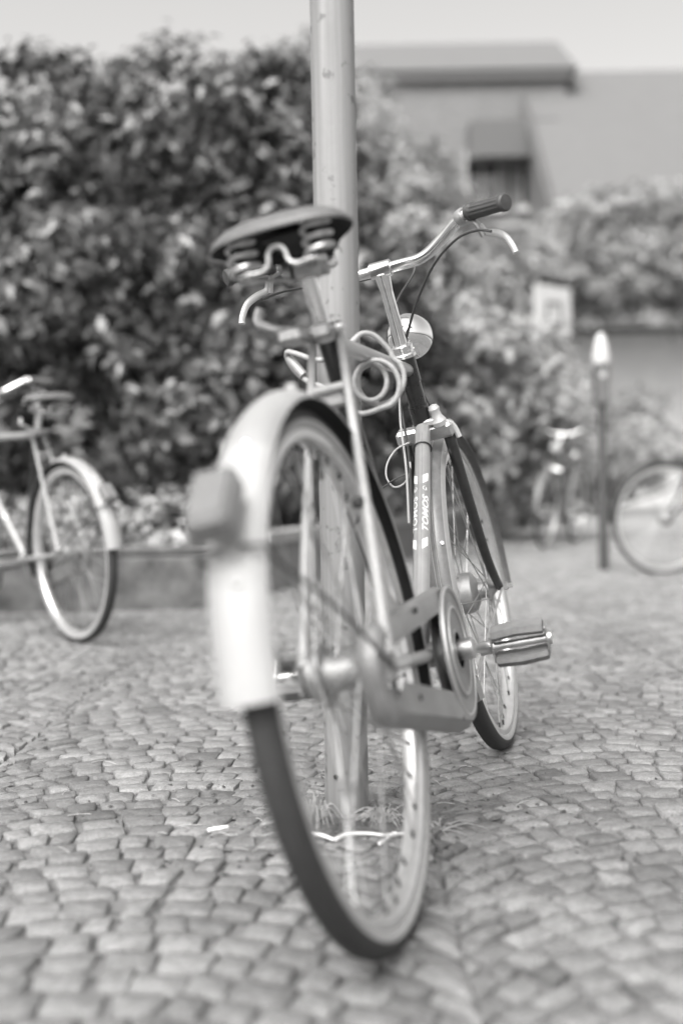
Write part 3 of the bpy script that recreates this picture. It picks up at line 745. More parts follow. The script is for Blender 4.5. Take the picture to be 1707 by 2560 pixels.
def make_bike():
    bk = empty('bicycle')
    # ---- frame
    mb = MB(); mb.tube([BB + V(.004, 0, .008), HTB + V(-.012, 0, -.02) + D * .012], .0155, 20); dt = mb.build('down_tube', silver_paint, bk)
    mb = MB(); mb.tube([SCL - SU * .012, HTB + D * .118], .0135, 20); tt = mb.build('top_tube', silver_paint, bk)
    mb = MB(); mb.tube([BB + SU * .02, SCL - SU * .03, SCL + SU * .012], .0148, 20); mb.build('seat_tube', black_paint, bk)
    mb = MB(); mb.tube([HTB - D * .012, HTB + D * .045], .0205, 24); mb.tube([HTB + D * .040, HTT - D * .052], .0185, 24); mb.tube([HTT - D * .056, HTT - D * .006], .0205, 24)
    hd = mb.build('head_tube', black_paint, bk)
    mb = MB(); mb.lathe([(0, .0205), (.003, .0245), (.009, .0245), (.012, .021), (.016, .021), (.018, .0225), (.026, .0225), (.029, .018), (.029, .012)], HTT - D * .006, D, 24); mb.build('headset', chrome, bk, 30)
    mb = MB(); mb.lathe([(-.034, 0), (-.034, .021), (.034, .021), (.034, 0)], BB, (0, 1, 0), 24); mb.build('bottom_bracket', silver_paint, bk, 30)
    for s_ in (-1, 1):
        mb = MB(); mb.tube(spline([SCL + Y(.0215 * s_) - SU * .006, V(.17, .0335 * s_, .666), V(.085, .0465 * s_, .510), V(.004, .057 * s_, R + .012)], 6), np.linspace(.0062, .0092, 19), 12)
        mb.build('seat_stay', stay_paint, bk)
        mb = MB(); mb.tube(spline([BB + V(-.012, .02 * s_, 0), V(.34, .032 * s_, .312), V(.18, .049 * s_, .328), V(.012, .057 * s_, R - .002)], 6), np.linspace(.0115, .0085, 19), 12)
        mb.build('chain_stay', stay_paint, bk)
        mb = MB(); mb.box((0, .0575 * s_, R), (.024, .0028, .02), bev=.002); mb.build('dropout', dull_alloy, bk, 0)
    mb = MB(); mb.box(V(.218, 0, .722), (.010, .020, .014), bev=.004); mb.tube([V(.205, -.024, .735), V(.205, .024, .735)], .007, 10); mb.build('stay_bridge', stay_paint, bk, 30)
    # seat cluster clamp
    mb = MB(); mb.lathe([(-.012, .0165), (-.012, .0185), (.012, .0185), (.012, .0165)], SCL, SU, 24); mb.tube([SCL + V(-.024, -.028, 0), SCL + V(-.024, .028, 0)], .0055, 10); mb.box(SCL + V(-.02, 0, 0), (.010, .014, .010), bev=.003)
    sc_ = mb.build('seat_clamp', dull_alloy, bk, 30); bolt(sc_, SCL + V(-.024, -.028, 0), (0, -1, 0), .008, .006, chrome)
    mb = MB(); mb.box(SCL + V(-.045, .035, -.004), (.030, .018, .010), bev=.004); mb.tube(spline([SCL + V(-.02, .02, 0), SCL + V(-.05, .055, .012), SCL + V(-.045, .085, .03), SCL + V(-.04, .08, .05)], 5), .007, 8)
    mb.build('lock_holder', dull_alloy, bk, 30)
    # decals on the down tube: bands and lettering on both flanks
    a, b = BB + V(.004, 0, .008), HTB + V(-.012, 0, -.02) + D * .012
    u = (b - a) / np.linalg.norm(b - a); wv = np.cross(u, V(0, 1, 0)); wv /= np.linalg.norm(wv)
    if wv[0] < 0: wv = -wv        # wv points forward and down: underside; top of the tube faces back (-wv)
    TL = np.linalg.norm(b - a)
    def on_tube(s_, t, side):      # s_ metres along the tube, t metres round it from the flank
        th = t / .0155
        return a + u * s_ + (.0155 + .0005) * (math.cos(th) * (-Y(1) if side < 0 else Y(1)) + math.sin(th) * (-wv))
    sA = np.dot(V(.7502, 0, .6135) - a, u); sB = np.dot(V(.6191, 0, .4910) - a, u)
    FL = .0136       # centre of the lettering, turned up towards the rider
    for side in (-1, 1):
        for s0 in (sA, sB):
            mb = MB(); vs = []; L0 = .0115
            for i, ss in enumerate((-L0, L0)):
                for t in np.linspace(-.0055, .0055, 6): vs.append(on_tube(s0 + ss - (t) * 1.1, FL + t, side))
            mb.add(vs, [(i, i + 1, 7 + i, 6 + i) for i in range(5)]); mb.build('decal_band', decal_m, dt)
        for t0 in (-.0072, .0072):
            mb = MB(); vs = []
            for ss in np.linspace(.06, TL - .03, 14):
                for t in (t0 - .0004, t0 + .0004): vs.append(on_tube(ss, FL + t, side))
            mb.add(vs, [(2 * i, 2 * i + 1, 2 * i + 3, 2 * i + 2) for i in range(13)]); mb.build('pin_line', decal_dark, dt)
        cu = bpy.data.curves.new('lettering', 'FONT'); cu.body = 'TOMOS'; cu.size = .0165; cu.shear = .25; cu.space_character = 1.02; cu.offset = .0003; cu.align_x = 'CENTER'; cu.resolution_u = 3
        to = bpy.data.objects.new('lettering_tmp', cu); COL.objects.link(to)
        me = to.to_mesh(); sm = (sA + sB) / 2 - .012
        xs = [v.co.x for v in me.vertices]; sc_x = .098 / (max(xs) - min(xs))
        import bmesh
        bmt = bmesh.new(); bmt.from_mesh(me); bmesh.ops.triangulate(bmt, faces=bmt.faces); bmesh.ops.subdivide_edges(bmt, edges=bmt.edges, cuts=4, use_grid_fill=True); bmt.verts.ensure_lookup_table(); bmt.verts.index_update()
        mb = MB(); vs = []
        for v in bmt.verts:
            tx, ty = v.co.x * sc_x, v.co.y - .006
            if side < 0: vs.append(on_tube(sm + tx, FL + ty, side))      # reads from the bottom upwards, tops towards the middle
            else: vs.append(on_tube(sm + tx, FL - ty, side))
        mb.add(vs, [tuple(q.index for q in f.verts) for f in bmt.faces]); bmt.free(); to.to_mesh_clear(); bpy.data.objects.remove(to)
        mb.build('lettering', decal_m, dt, 0)
        # swirl emblem above the lettering
        mb = MB(); sp = [on_tube(sA - .030 + .006 * math.cos(t), FL + .0045 * math.sin(t) * (1 if t < 4 else .4), side) for t in np.linspace(0, 5.2, 20)]
        mb.tube(sp, .0006, 5); mb.build('emblem', decal_m, dt)
    mb = MB(); ring = [a + u * (np.dot(V(.836, 0, .677) - a, u)) + .0175 * (math.cos(t) * V(0, 1, 0) + math.sin(t) * wv) for t in np.linspace(0, 2 * math.pi, 24, endpoint=False)]
    mb.tube(ring, .0018, 6, closed=True); mb.build('cable_tie', cable_m, bk)
    # ---- wheels
    hub_r = [(-.056, 0), (-.056, .010), (-.050, .012), (-.048, .030), (-.040, .031), (-.039, .022), (-.032, .022), (-.031, .036), (-.027, .036), (-.026, .024), (.0, .022), (.024, .026), (.026, .040), (.031, .041), (.033, .033), (.047, .031), (.050, .024), (.056, .014), (.056, 0)]
    make_wheel('rear_wheel', bk, Matrix.Translation((0, 0, R)), hub_r, (.028, .036), (-.029, .032))
    hub_f = [(-.048, 0), (-.048, .008), (-.040, .014), (-.034, .026), (-.031, .027), (-.029, .018), (-.010, .018), (-.006, .030), (.002, .043), (.012, .046), (.032, .046), (.036, .042), (.040, .020), (.048, .010), (.048, 0)]
    make_wheel('front_wheel', bk, MS @ Matrix.Translation((WB, 0, R)), hub_f, (.030, .041), (-.032, .024))
    # ---- mudguards
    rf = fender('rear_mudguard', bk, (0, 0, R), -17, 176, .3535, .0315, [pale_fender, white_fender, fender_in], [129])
    for s_ in (-1, 1):
        mb = MB(); aa = rad(151); p0 = V(.363 * math.cos(aa), .0325 * s_, R + .363 * math.sin(aa))
        mb.tube(spline([V(.372 * math.cos(aa), 0.012 * s_, R + .372 * math.sin(aa)), p0 + V(-.004, .006 * s_, 0), p0 * .9 + V(0, .062 * s_, R) * .1, V(-.16, .052 * s_, R + .09), V(-.01, .064 * s_, R)], 6), .0028, 8); mb.build('stay', stay_m, rf)
    for y in (-.0315, .0315):
        mb = MB(); mb.tube([V(.3535 * math.cos(rad(t)), y, R + .3535 * math.sin(rad(t))) for t in np.linspace(-16.5, 175.5, 70)], .0015, 6); mb.build('rolled_edge', pale_fender, rf)
    for aa in (157, 128):
        bolt(rf, V(.3695 * math.cos(rad(aa)), -.006, R + .3695 * math.sin(rad(aa))), (math.cos(rad(aa)), 0, math.sin(rad(aa))), .0045, .002, dull_alloy if aa == 157 else chrome)
    bolt(rf, V(.3695 * math.cos(rad(88)), 0, R + .3695 * math.sin(rad(88))), (0, 0, 1), .008, .008, white_fender, 'fender_knob')
    # tail light standing off the mudguard
    aa = rad(146); o_ = V(math.cos(aa), 0, math.sin(aa)); tg = V(-math.sin(aa), 0, math.cos(aa)); cc = V(0, 0.003, R) + o_ * .404
    Mx = np.stack([o_, V(0, 1, 0), tg], 1); lean_ = Matrix.Rotation(rad(14), 3, 'Y'); Mx = np.array(lean_) @ Mx
    mb = MB(); mb.box(cc, (.018, .0235, .041), Mx, bev=.006); tl = mb.build('tail_light', taillight_m, bk, 30)
    mb = MB(); mb.box(cc - o_ * .024, (.010, .012, .02), Mx, bev=.002); mb.build('bracket', dull_alloy, tl, 30)
    mb = MB(); mb.box(cc + np.array(Mx) @ V(.0175, 0, 0), (.003, .020, .034), Mx, bev=.002); mb.build('lens', mat('ribbed lens', .15, .2, 0, .2, 200, .3, 300), tl, 30)
    ff = fender('front_mudguard', bk, (WB, 0, R), -3, 212, .3535, .0310, [grey_fender, grey_fender, fender_edge, mat('grey mudguard inside', .26, .6, 0, .2, 40)], [999], MS, lines=2)
    for y in (-.004, .004):
        mb = MB(); pts = [V(WB + .3705 * math.cos(rad(t)), y, R + .3705 * math.sin(rad(t))) for t in np.linspace(12, 210, 60)]; mb.tube(pts, .0007, 5); mb.build('pin_line', fender_edge, ff)
    for s_ in (-1, 1):
        mb = MB(); aa = rad(203); p0 = V(WB + .358 * math.cos(aa), .0285 * s_, R + .358 * math.sin(aa))
        mb.tube([p0, V(WB - .004, .062 * s_, R)], .0026, 8); mb.build('stay', dull_alloy, ff)
    mb = MB(); aa = rad(160); mb.lathe([(0, 0), (0, .004), (.002, .004), (.003, 0)], V(WB + .366 * math.cos(aa), -.018, R + .366 * math.sin(aa)), (math.cos(aa), -.5, math.sin(aa)), 10); mb.build('bolt', chrome, ff)
    # ---- fork
    for s_ in (-1, 1):
        mb = MB(); pts = spline([BASE + D * .402 + Y(.046 * s_), BASE + D * .25 + Y(.050 * s_), BASE + D * .11 + N * .012 + Y(.053 * s_), BASE + D * .04 + N * .038 + Y(.055 * s_), V(WB, .056 * s_, R)], 6)
        mb.tube(pts, np.linspace(.0125, .0085, len(pts)), 12); mb.build('fork_blade', fork_paint, bk, mtx=MS)
    Mc = np.stack([N, V(0, 1, 0), D], 1)
    mb = MB(); mb.box(BASE + D * .400, (.018, .060, .0155), Mc, bev=.006); mb.tube([BASE + D * .40, BASE + D * .422], .022, 20); cr = mb.build('fork_crown', alloy, bk, 30, mtx=MS)
    mb = MB(); cb = BASE + D * .412 - N * .010 + Y(-.036); mb.lathe([(0, 0), (0, .014), (.010, .016), (.020, .011), (.030, .010), (.037, .012), (.044, .009), (.047, 0)], cb, D * .97 + Y(.12), 16); mb.box(cb + D * .012 + Y(.02), (.010, .020, .007), Mc, bev=.003)
    mb.build('brake_arm', lever_m, cr, 30)
    mb = MB(); mb.tube(spline([cb + D * .010, cb + V(.012, -.022, -.002), cb + V(.02, -.03, -.03)], 4), .006, 8); mb.build('brake_link', lever_m, cr)
    # ---- stem, handlebar
    mb = MB(); mb.tube([HTT + D * .018, ST - D * .006], .0128, 20); sm_ = mb.build('stem', chrome, bk)
    mb = MB(); mb.lathe([(-.022, 0), (-.022, .0145), (-.020, .0165), (.020, .0165), (.022, .0145), (.022, 0)], ST, (0, 1, 0), 24); mb.tube([ST - D * .045, ST - D * .008], [.0128, .0165], 20); mb.box(ST + N * .018 - D * .004, (.010, .018, .008), Mc, bev=.003)
    mb.build('clamp', chrome, sm_, 30); bolt(sm_, ST + N * .018 - Y(.018) - D * .004, (0, -1, 0), .006, .006, alloy)
    def H(b_, u_, y): return ST - N * b_ + D * u_ + Y(y)
    half = [(0, 0, 0), (0, 0, .045), (0, .0005, .075), (.002, .010, .103), (.010, .032, .138), (.024, .055, .172), (.044, .068, .203), (.073, .0715, .237), (.104, .0735, .2725)]
    pts = [H(b_, u_, -y) for b_, u_, y in half[::-1]] + [H(b_, u_, y) for b_, u_, y in half[1:]]
    mb = MB(); mb.tube(spline(pts, 6), .0111, 20); hbx = mb.build('handlebar', chrome, bk, mtx=MS)
    for s_ in (-1, 1):
        g0, g1 = H(.040, .0665, .197 * s_), H(.106, .0738, .2745 * s_); ax = (g1 - g0); Lg = np.linalg.norm(ax); ax /= Lg
        mb = MB(); nn = 48; prof = [(0, .0150), (.004, .0165), (.008, .0150), (.012, .0165), (.016, .0152), (Lg - .012, .0148), (Lg - .010, .0166), (Lg - .003, .0166), (Lg, .014), (Lg + .001, 0)]
        h_ = np.cross(ax, V(0, 0, 1)); h_ /= np.linalg.norm(h_); b2 = np.cross(ax, h_); vs = []; fs = []
        for t_, r_ in prof:
            for j in range(nn):
                fl_ = -.0011 if (j % 4 in (2, 3) and .014 < t_ < Lg - .011) else 0
                an = 2 * math.pi * j / nn; vs.append(g0 + ax * t_ + (max(r_, 1e-4) + (fl_ if r_ > .01 else 0)) * (math.cos(an) * h_ + math.sin(an) * b2))
        for i in range(len(prof) - 1):
            for j in range(nn): fs.append((i * nn + j, i * nn + (j + 1) % nn, (i + 1) * nn + (j + 1) % nn, (i + 1) * nn + j))
        mb.add(vs, fs); mb.build('grip', grip_m, hbx, 25)
        c0 = H(.030, .061, .182 * s_); d0 = unit(H(.044, .068, .203 * s_) - H(.024, .055, .172 * s_))
        mb = MB(); mb.lathe([(-.009, .0112), (-.009, .0145), (-.006, .0152), (.006, .0152), (.009, .0145), (.009, .0112)], c0, d0, 20)
        mb.tube(spline([c0 - D * .010, H(.042, .046, .204 * s_), H(.046, .018, .216 * s_)], 5), [.0085] * 11, 10, flat=.7); lv = mb.build('lever_clamp', dull_alloy, hbx, 30)
        mb = MB(); pv = H(.046, .024, .221 * s_)
        pp = spline([pv - V(0, .008 * s_, 0) + D * .016, pv, pv + V(-.012, .018 * s_, -.009), pv + V(-.029, .036 * s_, -.024), pv + V(-.040, .047 * s_, -.048), pv + V(-.042, .050 * s_, -.062)], 5)
        mb.tube(pp, np.concatenate([np.linspace(.006, .0078, 12), np.linspace(.0078, .0066, len(pp) - 14), [.0082, .0066]]), 12, flat=.75); mb.build('brake_lever', lever_m, lv, 60)
    # headlamp
    lc = V(.918, 0, .905)
    mb = MB(); mb.lathe([(-.052, 0), (-.050, .010), (-.044, .022), (-.034, .033), (-.018, .042), (0, .0465), (.010, .0475), (.018, .0485), (.022, .0475), (.022, 0)], lc + V(.012, -.002, 0), V(.97, 0, -.10), 36)
    hl = mb.build('headlamp', mat('bright lamp chrome', .86, .08, 1.0), bk, 30, mtx=MS)
    mb = MB(); mb.lathe([(0, .044), (.004, .030), (.006, 0)], lc + V(.034, -.002, -.002), V(.97, 0, -.10), 30); mb.build('lens', mat('lamp glass', .5, .1, 0, spec=.6), hl)
    mb = MB(); mb.tube(spline([HTT + D * .022 + N * .012, HTT + D * .03 + N * .04, lc + V(-.005, 0, -.03)], 4), .006, 8); mb.build('bracket', dull_alloy, hl)
    # ---- cables
    CR = [(.695, -.234, 1.014), (.708, -.206, 1.026), (.728, -.164, 1.024), (.766, -.107, .996), (.816, -.052, .943), (.851, -.017, .896), (.867, .008, .85), (.874, .026, .805), (.868, .030, .732), (.811, .024, .646), (.704, .020, .528), (.627, .019, .441)]
    CL = [(.735, .232, 1.010), (.80, .20, 1.03), (.88, .13, 1.04), (.935, .051, 1.041), (.946, -.015, 1.058), (.937, -.043, 1.054), (.924, -.042, 1.027), (.915, -.007, .988), (.905, .014, .955), (.893, .020, .93), (.885, .018, .88), (.905, -.006, .80), (.930, -.020, .745), (.92, -.036, .722)]
    for c in (CR, CL):
        mb = MB(); mb.tube(spline(c, 8), .0026, 8); mb.build('brake_cable', cable_m, bk)
    mb = MB(); mb.tube(spline([(.868, .024, .80), (.862, .036, .725), (.80, .031, .63), (.70, .027, .522)], 8), .0024, 8); mb.build('lamp_wire', pale_cable_m, bk)
    lp_ = [(.821, .019, .679), (.815, .046, .671), (.8, .066, .647), (.79, .071, .62), (.784, .059, .598), (.789, .039, .601), (.793, .024, .62), (.800, .021, .640)]
    mb = MB(); mb.tube(spline(lp_, 8), .0019, 8); mb.build('loose_cable_loop', pale_cable_m, bk)
    mb = MB(); mb.tube(spline([(.768, .079, .6), (.784, .056, .612), (.798, .026, .620)], 5), .0016, 6); mb.build('loose_cable_end', cable_m, bk)
    # ---- saddle
    sad = empty('saddle', Matrix.Translation((.0, 0, 0)), bk)
    half_o = [(.046, 0), (.049, .032), (.056, .061), (.071, .085), (.096, .0985), (.125, .099), (.158, .087), (.196, .062), (.238, .041), (.28, .031), (.32, .025), (.340, .016), (.347, 0)]
    half_o = [(x, y * 1.06) for x, y in half_o]
    oline = spline([(x, y, 0) for x, y in half_o] + [(x, -y, 0) for x, y in half_o[-2:0:-1]], 4, closed=True)
    cx_ = .135; no = len(oline); rh = [0, .25, .45, .6, .72, .82, .89, .94, .98, 1.0]
    def zt(x): return .966 + .010 * math.cos((x - .03) * 9) - .004 + .085 * max(0, x - .10)
    outer = []; inner = []
    for q in oline:
        for p_ in rh:
            x, y = cx_ + (q[0] - cx_) * p_, q[1] * p_; edge = max(0, (p_ - .55) / .45); dz = .006 * p_ ** 2 + .022 * edge ** 2.6 + .004 * (q[0] > .2) * edge
            pull = 1 - .02 * edge ** 6
            outer.append((cx_ + (x - cx_) * pull, y * pull, zt(x) - dz)); inner.append((cx_ + (x - cx_) * .965, y * .962, zt(x) - dz - .0035))
    mb = MB(); K = len(rh); F = no * K; mb.v = outer + inner
    for i in range(no):
        i2 = (i + 1) % no
        for j in range(K - 1):
            a_, b_, c_, d_ = i * K + j, i * K + j + 1, i2 * K + j + 1, i2 * K + j
            mb.f.append((a_, b_, c_, d_) if j else (a_, b_, c_)); mb.m.append(0); mb.f.append((F + a_, F + d_, F + c_, F + b_) if j else (F + a_, F + c_, F + b_)); mb.m.append(1)
        mb.f.append((i * K + K - 1, i2 * K + K - 1, F + i2 * K + K - 1, F + i * K + K - 1)); mb.m.append(0)
    mb.v = [tuple(map(float, q)) for q in mb.v]
    mb.build('cover', [saddle_m, saddle_in], sad, 60)
    mb = MB(); mb.box(V(.17, 0, .947), (.06, .032, .003), bev=.002); mb.build('base_plate', saddle_in, sad, 0)
    for s_ in (-1, 1):
        mb = MB(); c0 = V(.094, .055 * s_, .903); q = []
        for t in np.linspace(0, 3.5, 80): q.append(c0 + V(.0195 * math.cos(t * 2 * math.pi), .0195 * math.sin(t * 2 * math.pi), -.004 + .058 * t / 3.5))
        mb.tube(q, .0037, 8); mb.build('spring', spring_m, sad)
    hw_ = [(.245, .020, .912), (.19, .024, .902), (.12, .040, .893), (.092, .062, .892), (.070, .050, .893), (.070, .026, .892), (.072, .015, .900), (.073, .012, .914), (.073, .006, .921)]
    wire = hw_ + [(.073, 0, .922)] + [(x, -y, z) for x, y, z in hw_[::-1]]
    mb = MB(); mb.tube(spline(wire, 6), .0034, 8); mb.build('rail', dull_alloy, sad)
    SP = SCL + SU * .095
    mb = MB(); mb.tube([SP + V(.0, -.036, .004), SP + V(0, .036, .004)], .006, 10); mb.box(SP + V(0, 0, .002), (.016, .018, .014), bev=.004)
    for s_ in (-1, 1): mb.lathe([(-.006, 0), (-.006, .017), (.006, .017), (.006, 0)], SP + V(0, .027 * s_, .004), (0, 1, 0), 14)
    mb.build('clamp', dull_alloy, sad, 30); bolt(sad, SP + V(0, -.036, .004), (0, -1, 0), .008, .007, chrome)
    mb = MB(); mb.tube([SCL + SU * .0, SCL + SU * .095], .0127, 20); mb.build('seat_post', chrome, bk)
    # ---- chaincase, chain, cranks
    r1, r2 = .108, .054; c1, c2 = V(BB[0], BB[2]), V(0, R)
    dd = c1 - c2; Ld = np.linalg.norm(dd); ang = math.atan2(dd[1], dd[0]); bt = math.acos((r2 - r1) / Ld) if True else 0
    loop = []; nrm_ = []; kinds_ = []
    # hull of two circles: front arc then rear arc
    al = math.pi - bt
    for t in np.linspace(-(math.pi - al), math.pi - al, 36): th = ang + t; loop.append(c1 + r1 * V(math.cos(th), math.sin(th))); nrm_.append(V(math.cos(th), math.sin(th))); kinds_.append(.034)
    top0 = loop[-1]; thr = ang + math.pi - al
    bot1 = c2 + r2 * V(math.cos(ang - (math.pi - al)), math.sin(ang - (math.pi - al)))
    rear0 = c2 + r2 * V(math.cos(thr), math.sin(thr))
    for t in np.linspace(0, 1, 12)[1:-1]: loop.append(top0 * (1 - t) + rear0 * t); nrm_.append(V(math.cos(thr), math.sin(thr))); kinds_.append(.034)
    for th in np.linspace(thr, ang + 2 * math.pi - (math.pi - al), 16): loop.append(c2 + r2 * V(math.cos(th), math.sin(th))); nrm_.append(V(math.cos(th), math.sin(th))); kinds_.append(.030)
    tb = ang - (math.pi - al)
    for t in np.linspace(0, 1, 12)[1:-1]: loop.append(bot1 * (1 - t) + loop[0] * t); nrm_.append(V(math.cos(tb), math.sin(tb))); kinds_.append(.036)
    for i in range(len(loop)):
        if nrm_[i][1] < 0:
            f_ = min(1, -nrm_[i][1] * 1.15); fx = min(1, max(0, loop[i][0]) / .45)
            loop[i] = loop[i] - V(0, 1) * (.024 - .002 * fx) * f_; kinds_[i] = kinds_[i] + .022 * f_
        if loop[i][0] < .012: kinds_[i] = .014 if nrm_[i][1] > -.5 else .03
    bulge = lambda dp: .007 * max(0, (dp - .036) / .02)
    sec = lambda dp: [(-.025, -dp), (-.025, -.013), (-.030, -.003), (-.042, .002), (-.055, -.003), (-.060 - bulge(dp), -.016), (-.0605 - .3 * bulge(dp), -dp), (-.0592 - .3 * bulge(dp), -dp), (-.0587 - bulge(dp), -.0165), (-.054, -.0045), (-.042, .0005), (-.0307, -.0045), (-.0263, -.0135), (-.0263, -dp)]
    vs = []; K = 14; n_ = len(loop)
    for q, nn_, dp in zip(loop, nrm_, kinds_):
        for y, o_r in sec(dp):
            w_ = q + nn_ * o_r; vs.append((w_[0], y, w_[1]))
    fs = [(i * K + j, i * K + (j + 1) % K, ((i + 1) % n_) * K + (j + 1) % K, ((i + 1) % n_) * K + j) for i in range(n_) for j in range(K)]
    mb = MB(); mb.add(vs, fs); cs = mb.build('chaincase', case_m, bk, 35)
    mb = MB(); mb.lathe([(-.0605, .108), (-.063, .108), (-.0655, .105), (-.0655, .100), (-.0635, .097), (-.0635, .080), (-.0655, .077), (-.067, .073), (-.066, .069), (-.064, .066), (-.064, .036), (-.066, .033), (-.066, .030), (-.0645, .030), (-.0625, .036), (-.0625, .100), (-.0605, .104)], BB * V(1, 0, 1), (0, 1, 0), 56, closed=True)
    mb.build('disc', case_m, cs, 30)
    for x_, z_ in ((.36, .205), (.10, .285), (.20, .395)):
        bolt(cs, V(x_, -.0605 - (.004 if z_ < .3 else 0), z_), (0, -1, 0), .0045, .002, chain_m)
    mb = MB(); mb.tube([V(BB[0] + .1055 * math.cos(t), -.0648, BB[2] + .1055 * math.sin(t)) for t in np.linspace(0, 2 * math.pi, 56, endpoint=False)], .0026, 8, closed=True); mb.tube([V(BB[0] + .072 * math.cos(t), -.066, BB[2] + .072 * math.sin(t)) for t in np.linspace(0, 2 * math.pi, 56, endpoint=False)], .0022, 8, closed=True); mb.build('bead', case_ring, cs)
    mb = MB(); mb.lathe([(-.044, .030), (-.044, .092), (-.042, .096), (-.040, .092), (-.040, .030)], BB * V(1, 0, 1), (0, 1, 0), 44, closed=True)
    for k_ in range(5): th = k_ * 2 * math.pi / 5; mb.box(BB + V(.03 * math.cos(th), -.042, .03 * math.sin(th)), (.008, .002, .008))
    mb.build('chainring', dull_alloy, bk, 30)
    mb = MB(); mb.lathe([(-.044, .010), (-.044, .034), (-.042, .038), (-.040, .034), (-.040, .010)], V(0, 0, R), (0, 1, 0), 28, closed=True); mb.build('sprocket', chain_m, bk, 30)
    # chain links along the hull a little inside the case
    path = np.array([q - nn_ * .013 for q, nn_ in zip(loop, nrm_)]); seg = np.linalg.norm(np.roll(path, -1, 0) - path, axis=1); cum = np.concatenate([[0], np.cumsum(seg)]); tot = cum[-1]
    mb = MB(); nl = int(tot / .0127)
    pc = np.concatenate([path, path[:1]])
    for i in range(nl):
        s0 = tot * i / nl; s1 = tot * (i + .96) / nl
        p0 = V(np.interp(s0, cum, pc[:, 0]), np.interp(s0, cum, pc[:, 1])); p1 = V(np.interp(s1, cum, pc[:, 0]), np.interp(s1, cum, pc[:, 1])); dx = unit(p1 - p0); mid = (p0 + p1) / 2
        M3 = np.array([[dx[0], 0, -dx[1]], [0, 1, 0], [dx[1], 0, dx[0]]]); mb.box((mid[0], -.042, mid[1]), (.0060, .0030 if i % 2 else .0045, .0042), M3)
    mb.build('chain', chain_m, bk, 0)
    CA = rad(-8)
    for s_, an, nm in ((-1, CA, 'right'), (1, CA + math.pi, 'left')):
        dv = V(math.cos(an), 0, math.sin(an)); yc = .078
        mb = MB(); mb.lathe([(.034, 0), (.034, .009), (.060, .009), (.060, .0165), (.064, .018), (.088, .018), (.091, .015), (.092, 0)], BB * V(1, 0, 1), (0, s_, 0), 24)
        e0 = BB + dv * .168; mb.tube([BB + Y(s_ * yc) + dv * .008, BB + Y(s_ * (yc + .001)) + dv * .09, e0 + Y(s_ * (yc + .004))], [.013, .010, .0115], 12, flat=.75)
        mb.lathe([(.072, 0), (.072, .0125), (.091, .0125), (.091, 0)], e0, (0, s_, 0), 16); crk = mb.build('crank', alloy, bk, 30)
        ped = empty('pedal', Matrix.Translation(Vector(e0)), bk); tp = rad(-20) if s_ < 0 else rad(35)
        Mp = np.array(Matrix.Rotation(tp, 3, 'Y'))
        mb = MB(); mb.tube([Y(s_ * .088), Y(s_ * .196)], .0075, 12); mb.tube([Y(s_ * .092), Y(s_ * .100)], .011, 12); mb.tube([Y(s_ * .190), Y(s_ * .199)], .0125, 12); mb.build('spindle', alloy, ped)
        for zz in (-1, 1):
            mb = MB()
            k = 14; vs = []
            prof_ = [(-.015, .0165), (-.0195, .024), (-.014, .0345), (.014, .0345), (.0195, .024), (.015, .0165)]
            ysec = [(.097, .9), (.101, 1), (.143, 1.0), (.185, 1), (.189, .9)]
            for yy, sc2 in ysec:
                for xx, z2 in prof_: vs.append(Mp @ V(xx * sc2, 0, zz * (.024 + (z2 - .024) * sc2 + .0035 * math.sin((yy - .097) / .092 * math.pi)) ) + Y(s_ * yy))
            fs = []
            for i in range(len(ysec) - 1):
                for j in range(6): fs.append((i * 6 + j, i * 6 + (j + 1) % 6, (i + 1) * 6 + (j + 1) % 6, (i + 1) * 6 + j))
            fs += [tuple(range(6)), tuple(len(vs) - 6 + j for j in range(6))]
            mb.add(vs, fs); mb.build('tread_block', pedal_m, ped, 35)
        for yy in (.0945, .1915):
            mb = MB(); mb.box(Y(s_ * yy), (.012, .0016, .027), Mp, bev=.001); mb.build('end_plate', dull_alloy, ped, 0)
    # rubber peg on the right stay
    mb = MB(); mb.lathe([(0, 0), (0, .008), (.010, .0085), (.012, .006), (.012, 0)], V(.105, -.030, .56), (-.5, -.8, 0), 14); mb.build('stay_peg', cable_m, bk)
    return bk

bike = make_bike()
bike.matrix_world = BIKE
tag(bike, 'silver and black roadster leaning on the pole, seen from behind', 'bicycle')

# ------------------------------------------------------------------ cable lock wound round the pole and top tube
LK = []
for k in range(40):         # hanging coil beside the top tube
    t = k / 39; ph = rad(70 - 880 * t); r_ = .040 - .013 * math.sin(t * math.pi) ; LK.append((.080 - .026 * math.sin(t * math.pi * .9) + r_ * math.cos(ph), 1.992 - .034 * t, .757 + r_ * 1.12 * math.sin(ph)))
LK += [(.038, 1.962, .703), (.008, 1.975, .717), (-.024, 1.982, .748), (-.05, 1.99, .760), (-.071, 2.02, .778), (-.087, 2.03, .8), (-.089, 2.02, .816), (-.07, 2.0, .81), (-.038, 1.978, .797), (-.004, 1.977, .802), (.023, 1.966, .825), (.041, 1.975, .840), (.062, 1.985, .837), (.086, 1.992, .815)]
lk = empty('cable_lock', Matrix.Translation((0.05, 1.97, 0.72)))
tag(lk, 'pale coiled cable lock looped round the top tube and pole', 'lock')
mb = MB(); mb.tube(spline([V(*q) - V(.05, 1.97, .72) for q in LK], 8, closed=True), .0046, 10, closed=True); mb.build('cable', lock_m, lk)
mb = MB(); p0, p1 = V(-.086, 2.028, .806) - V(.05, 1.97, .72), V(-.060, 2.0, .772) - V(.05, 1.97, .72)
mb.tube([p0, p0 * .7 + p1 * .3, p1], [.0075, .0085, .0075], 12); mb.build('lock_barrel', mat('lock barrel', .3, .4, .3), lk)

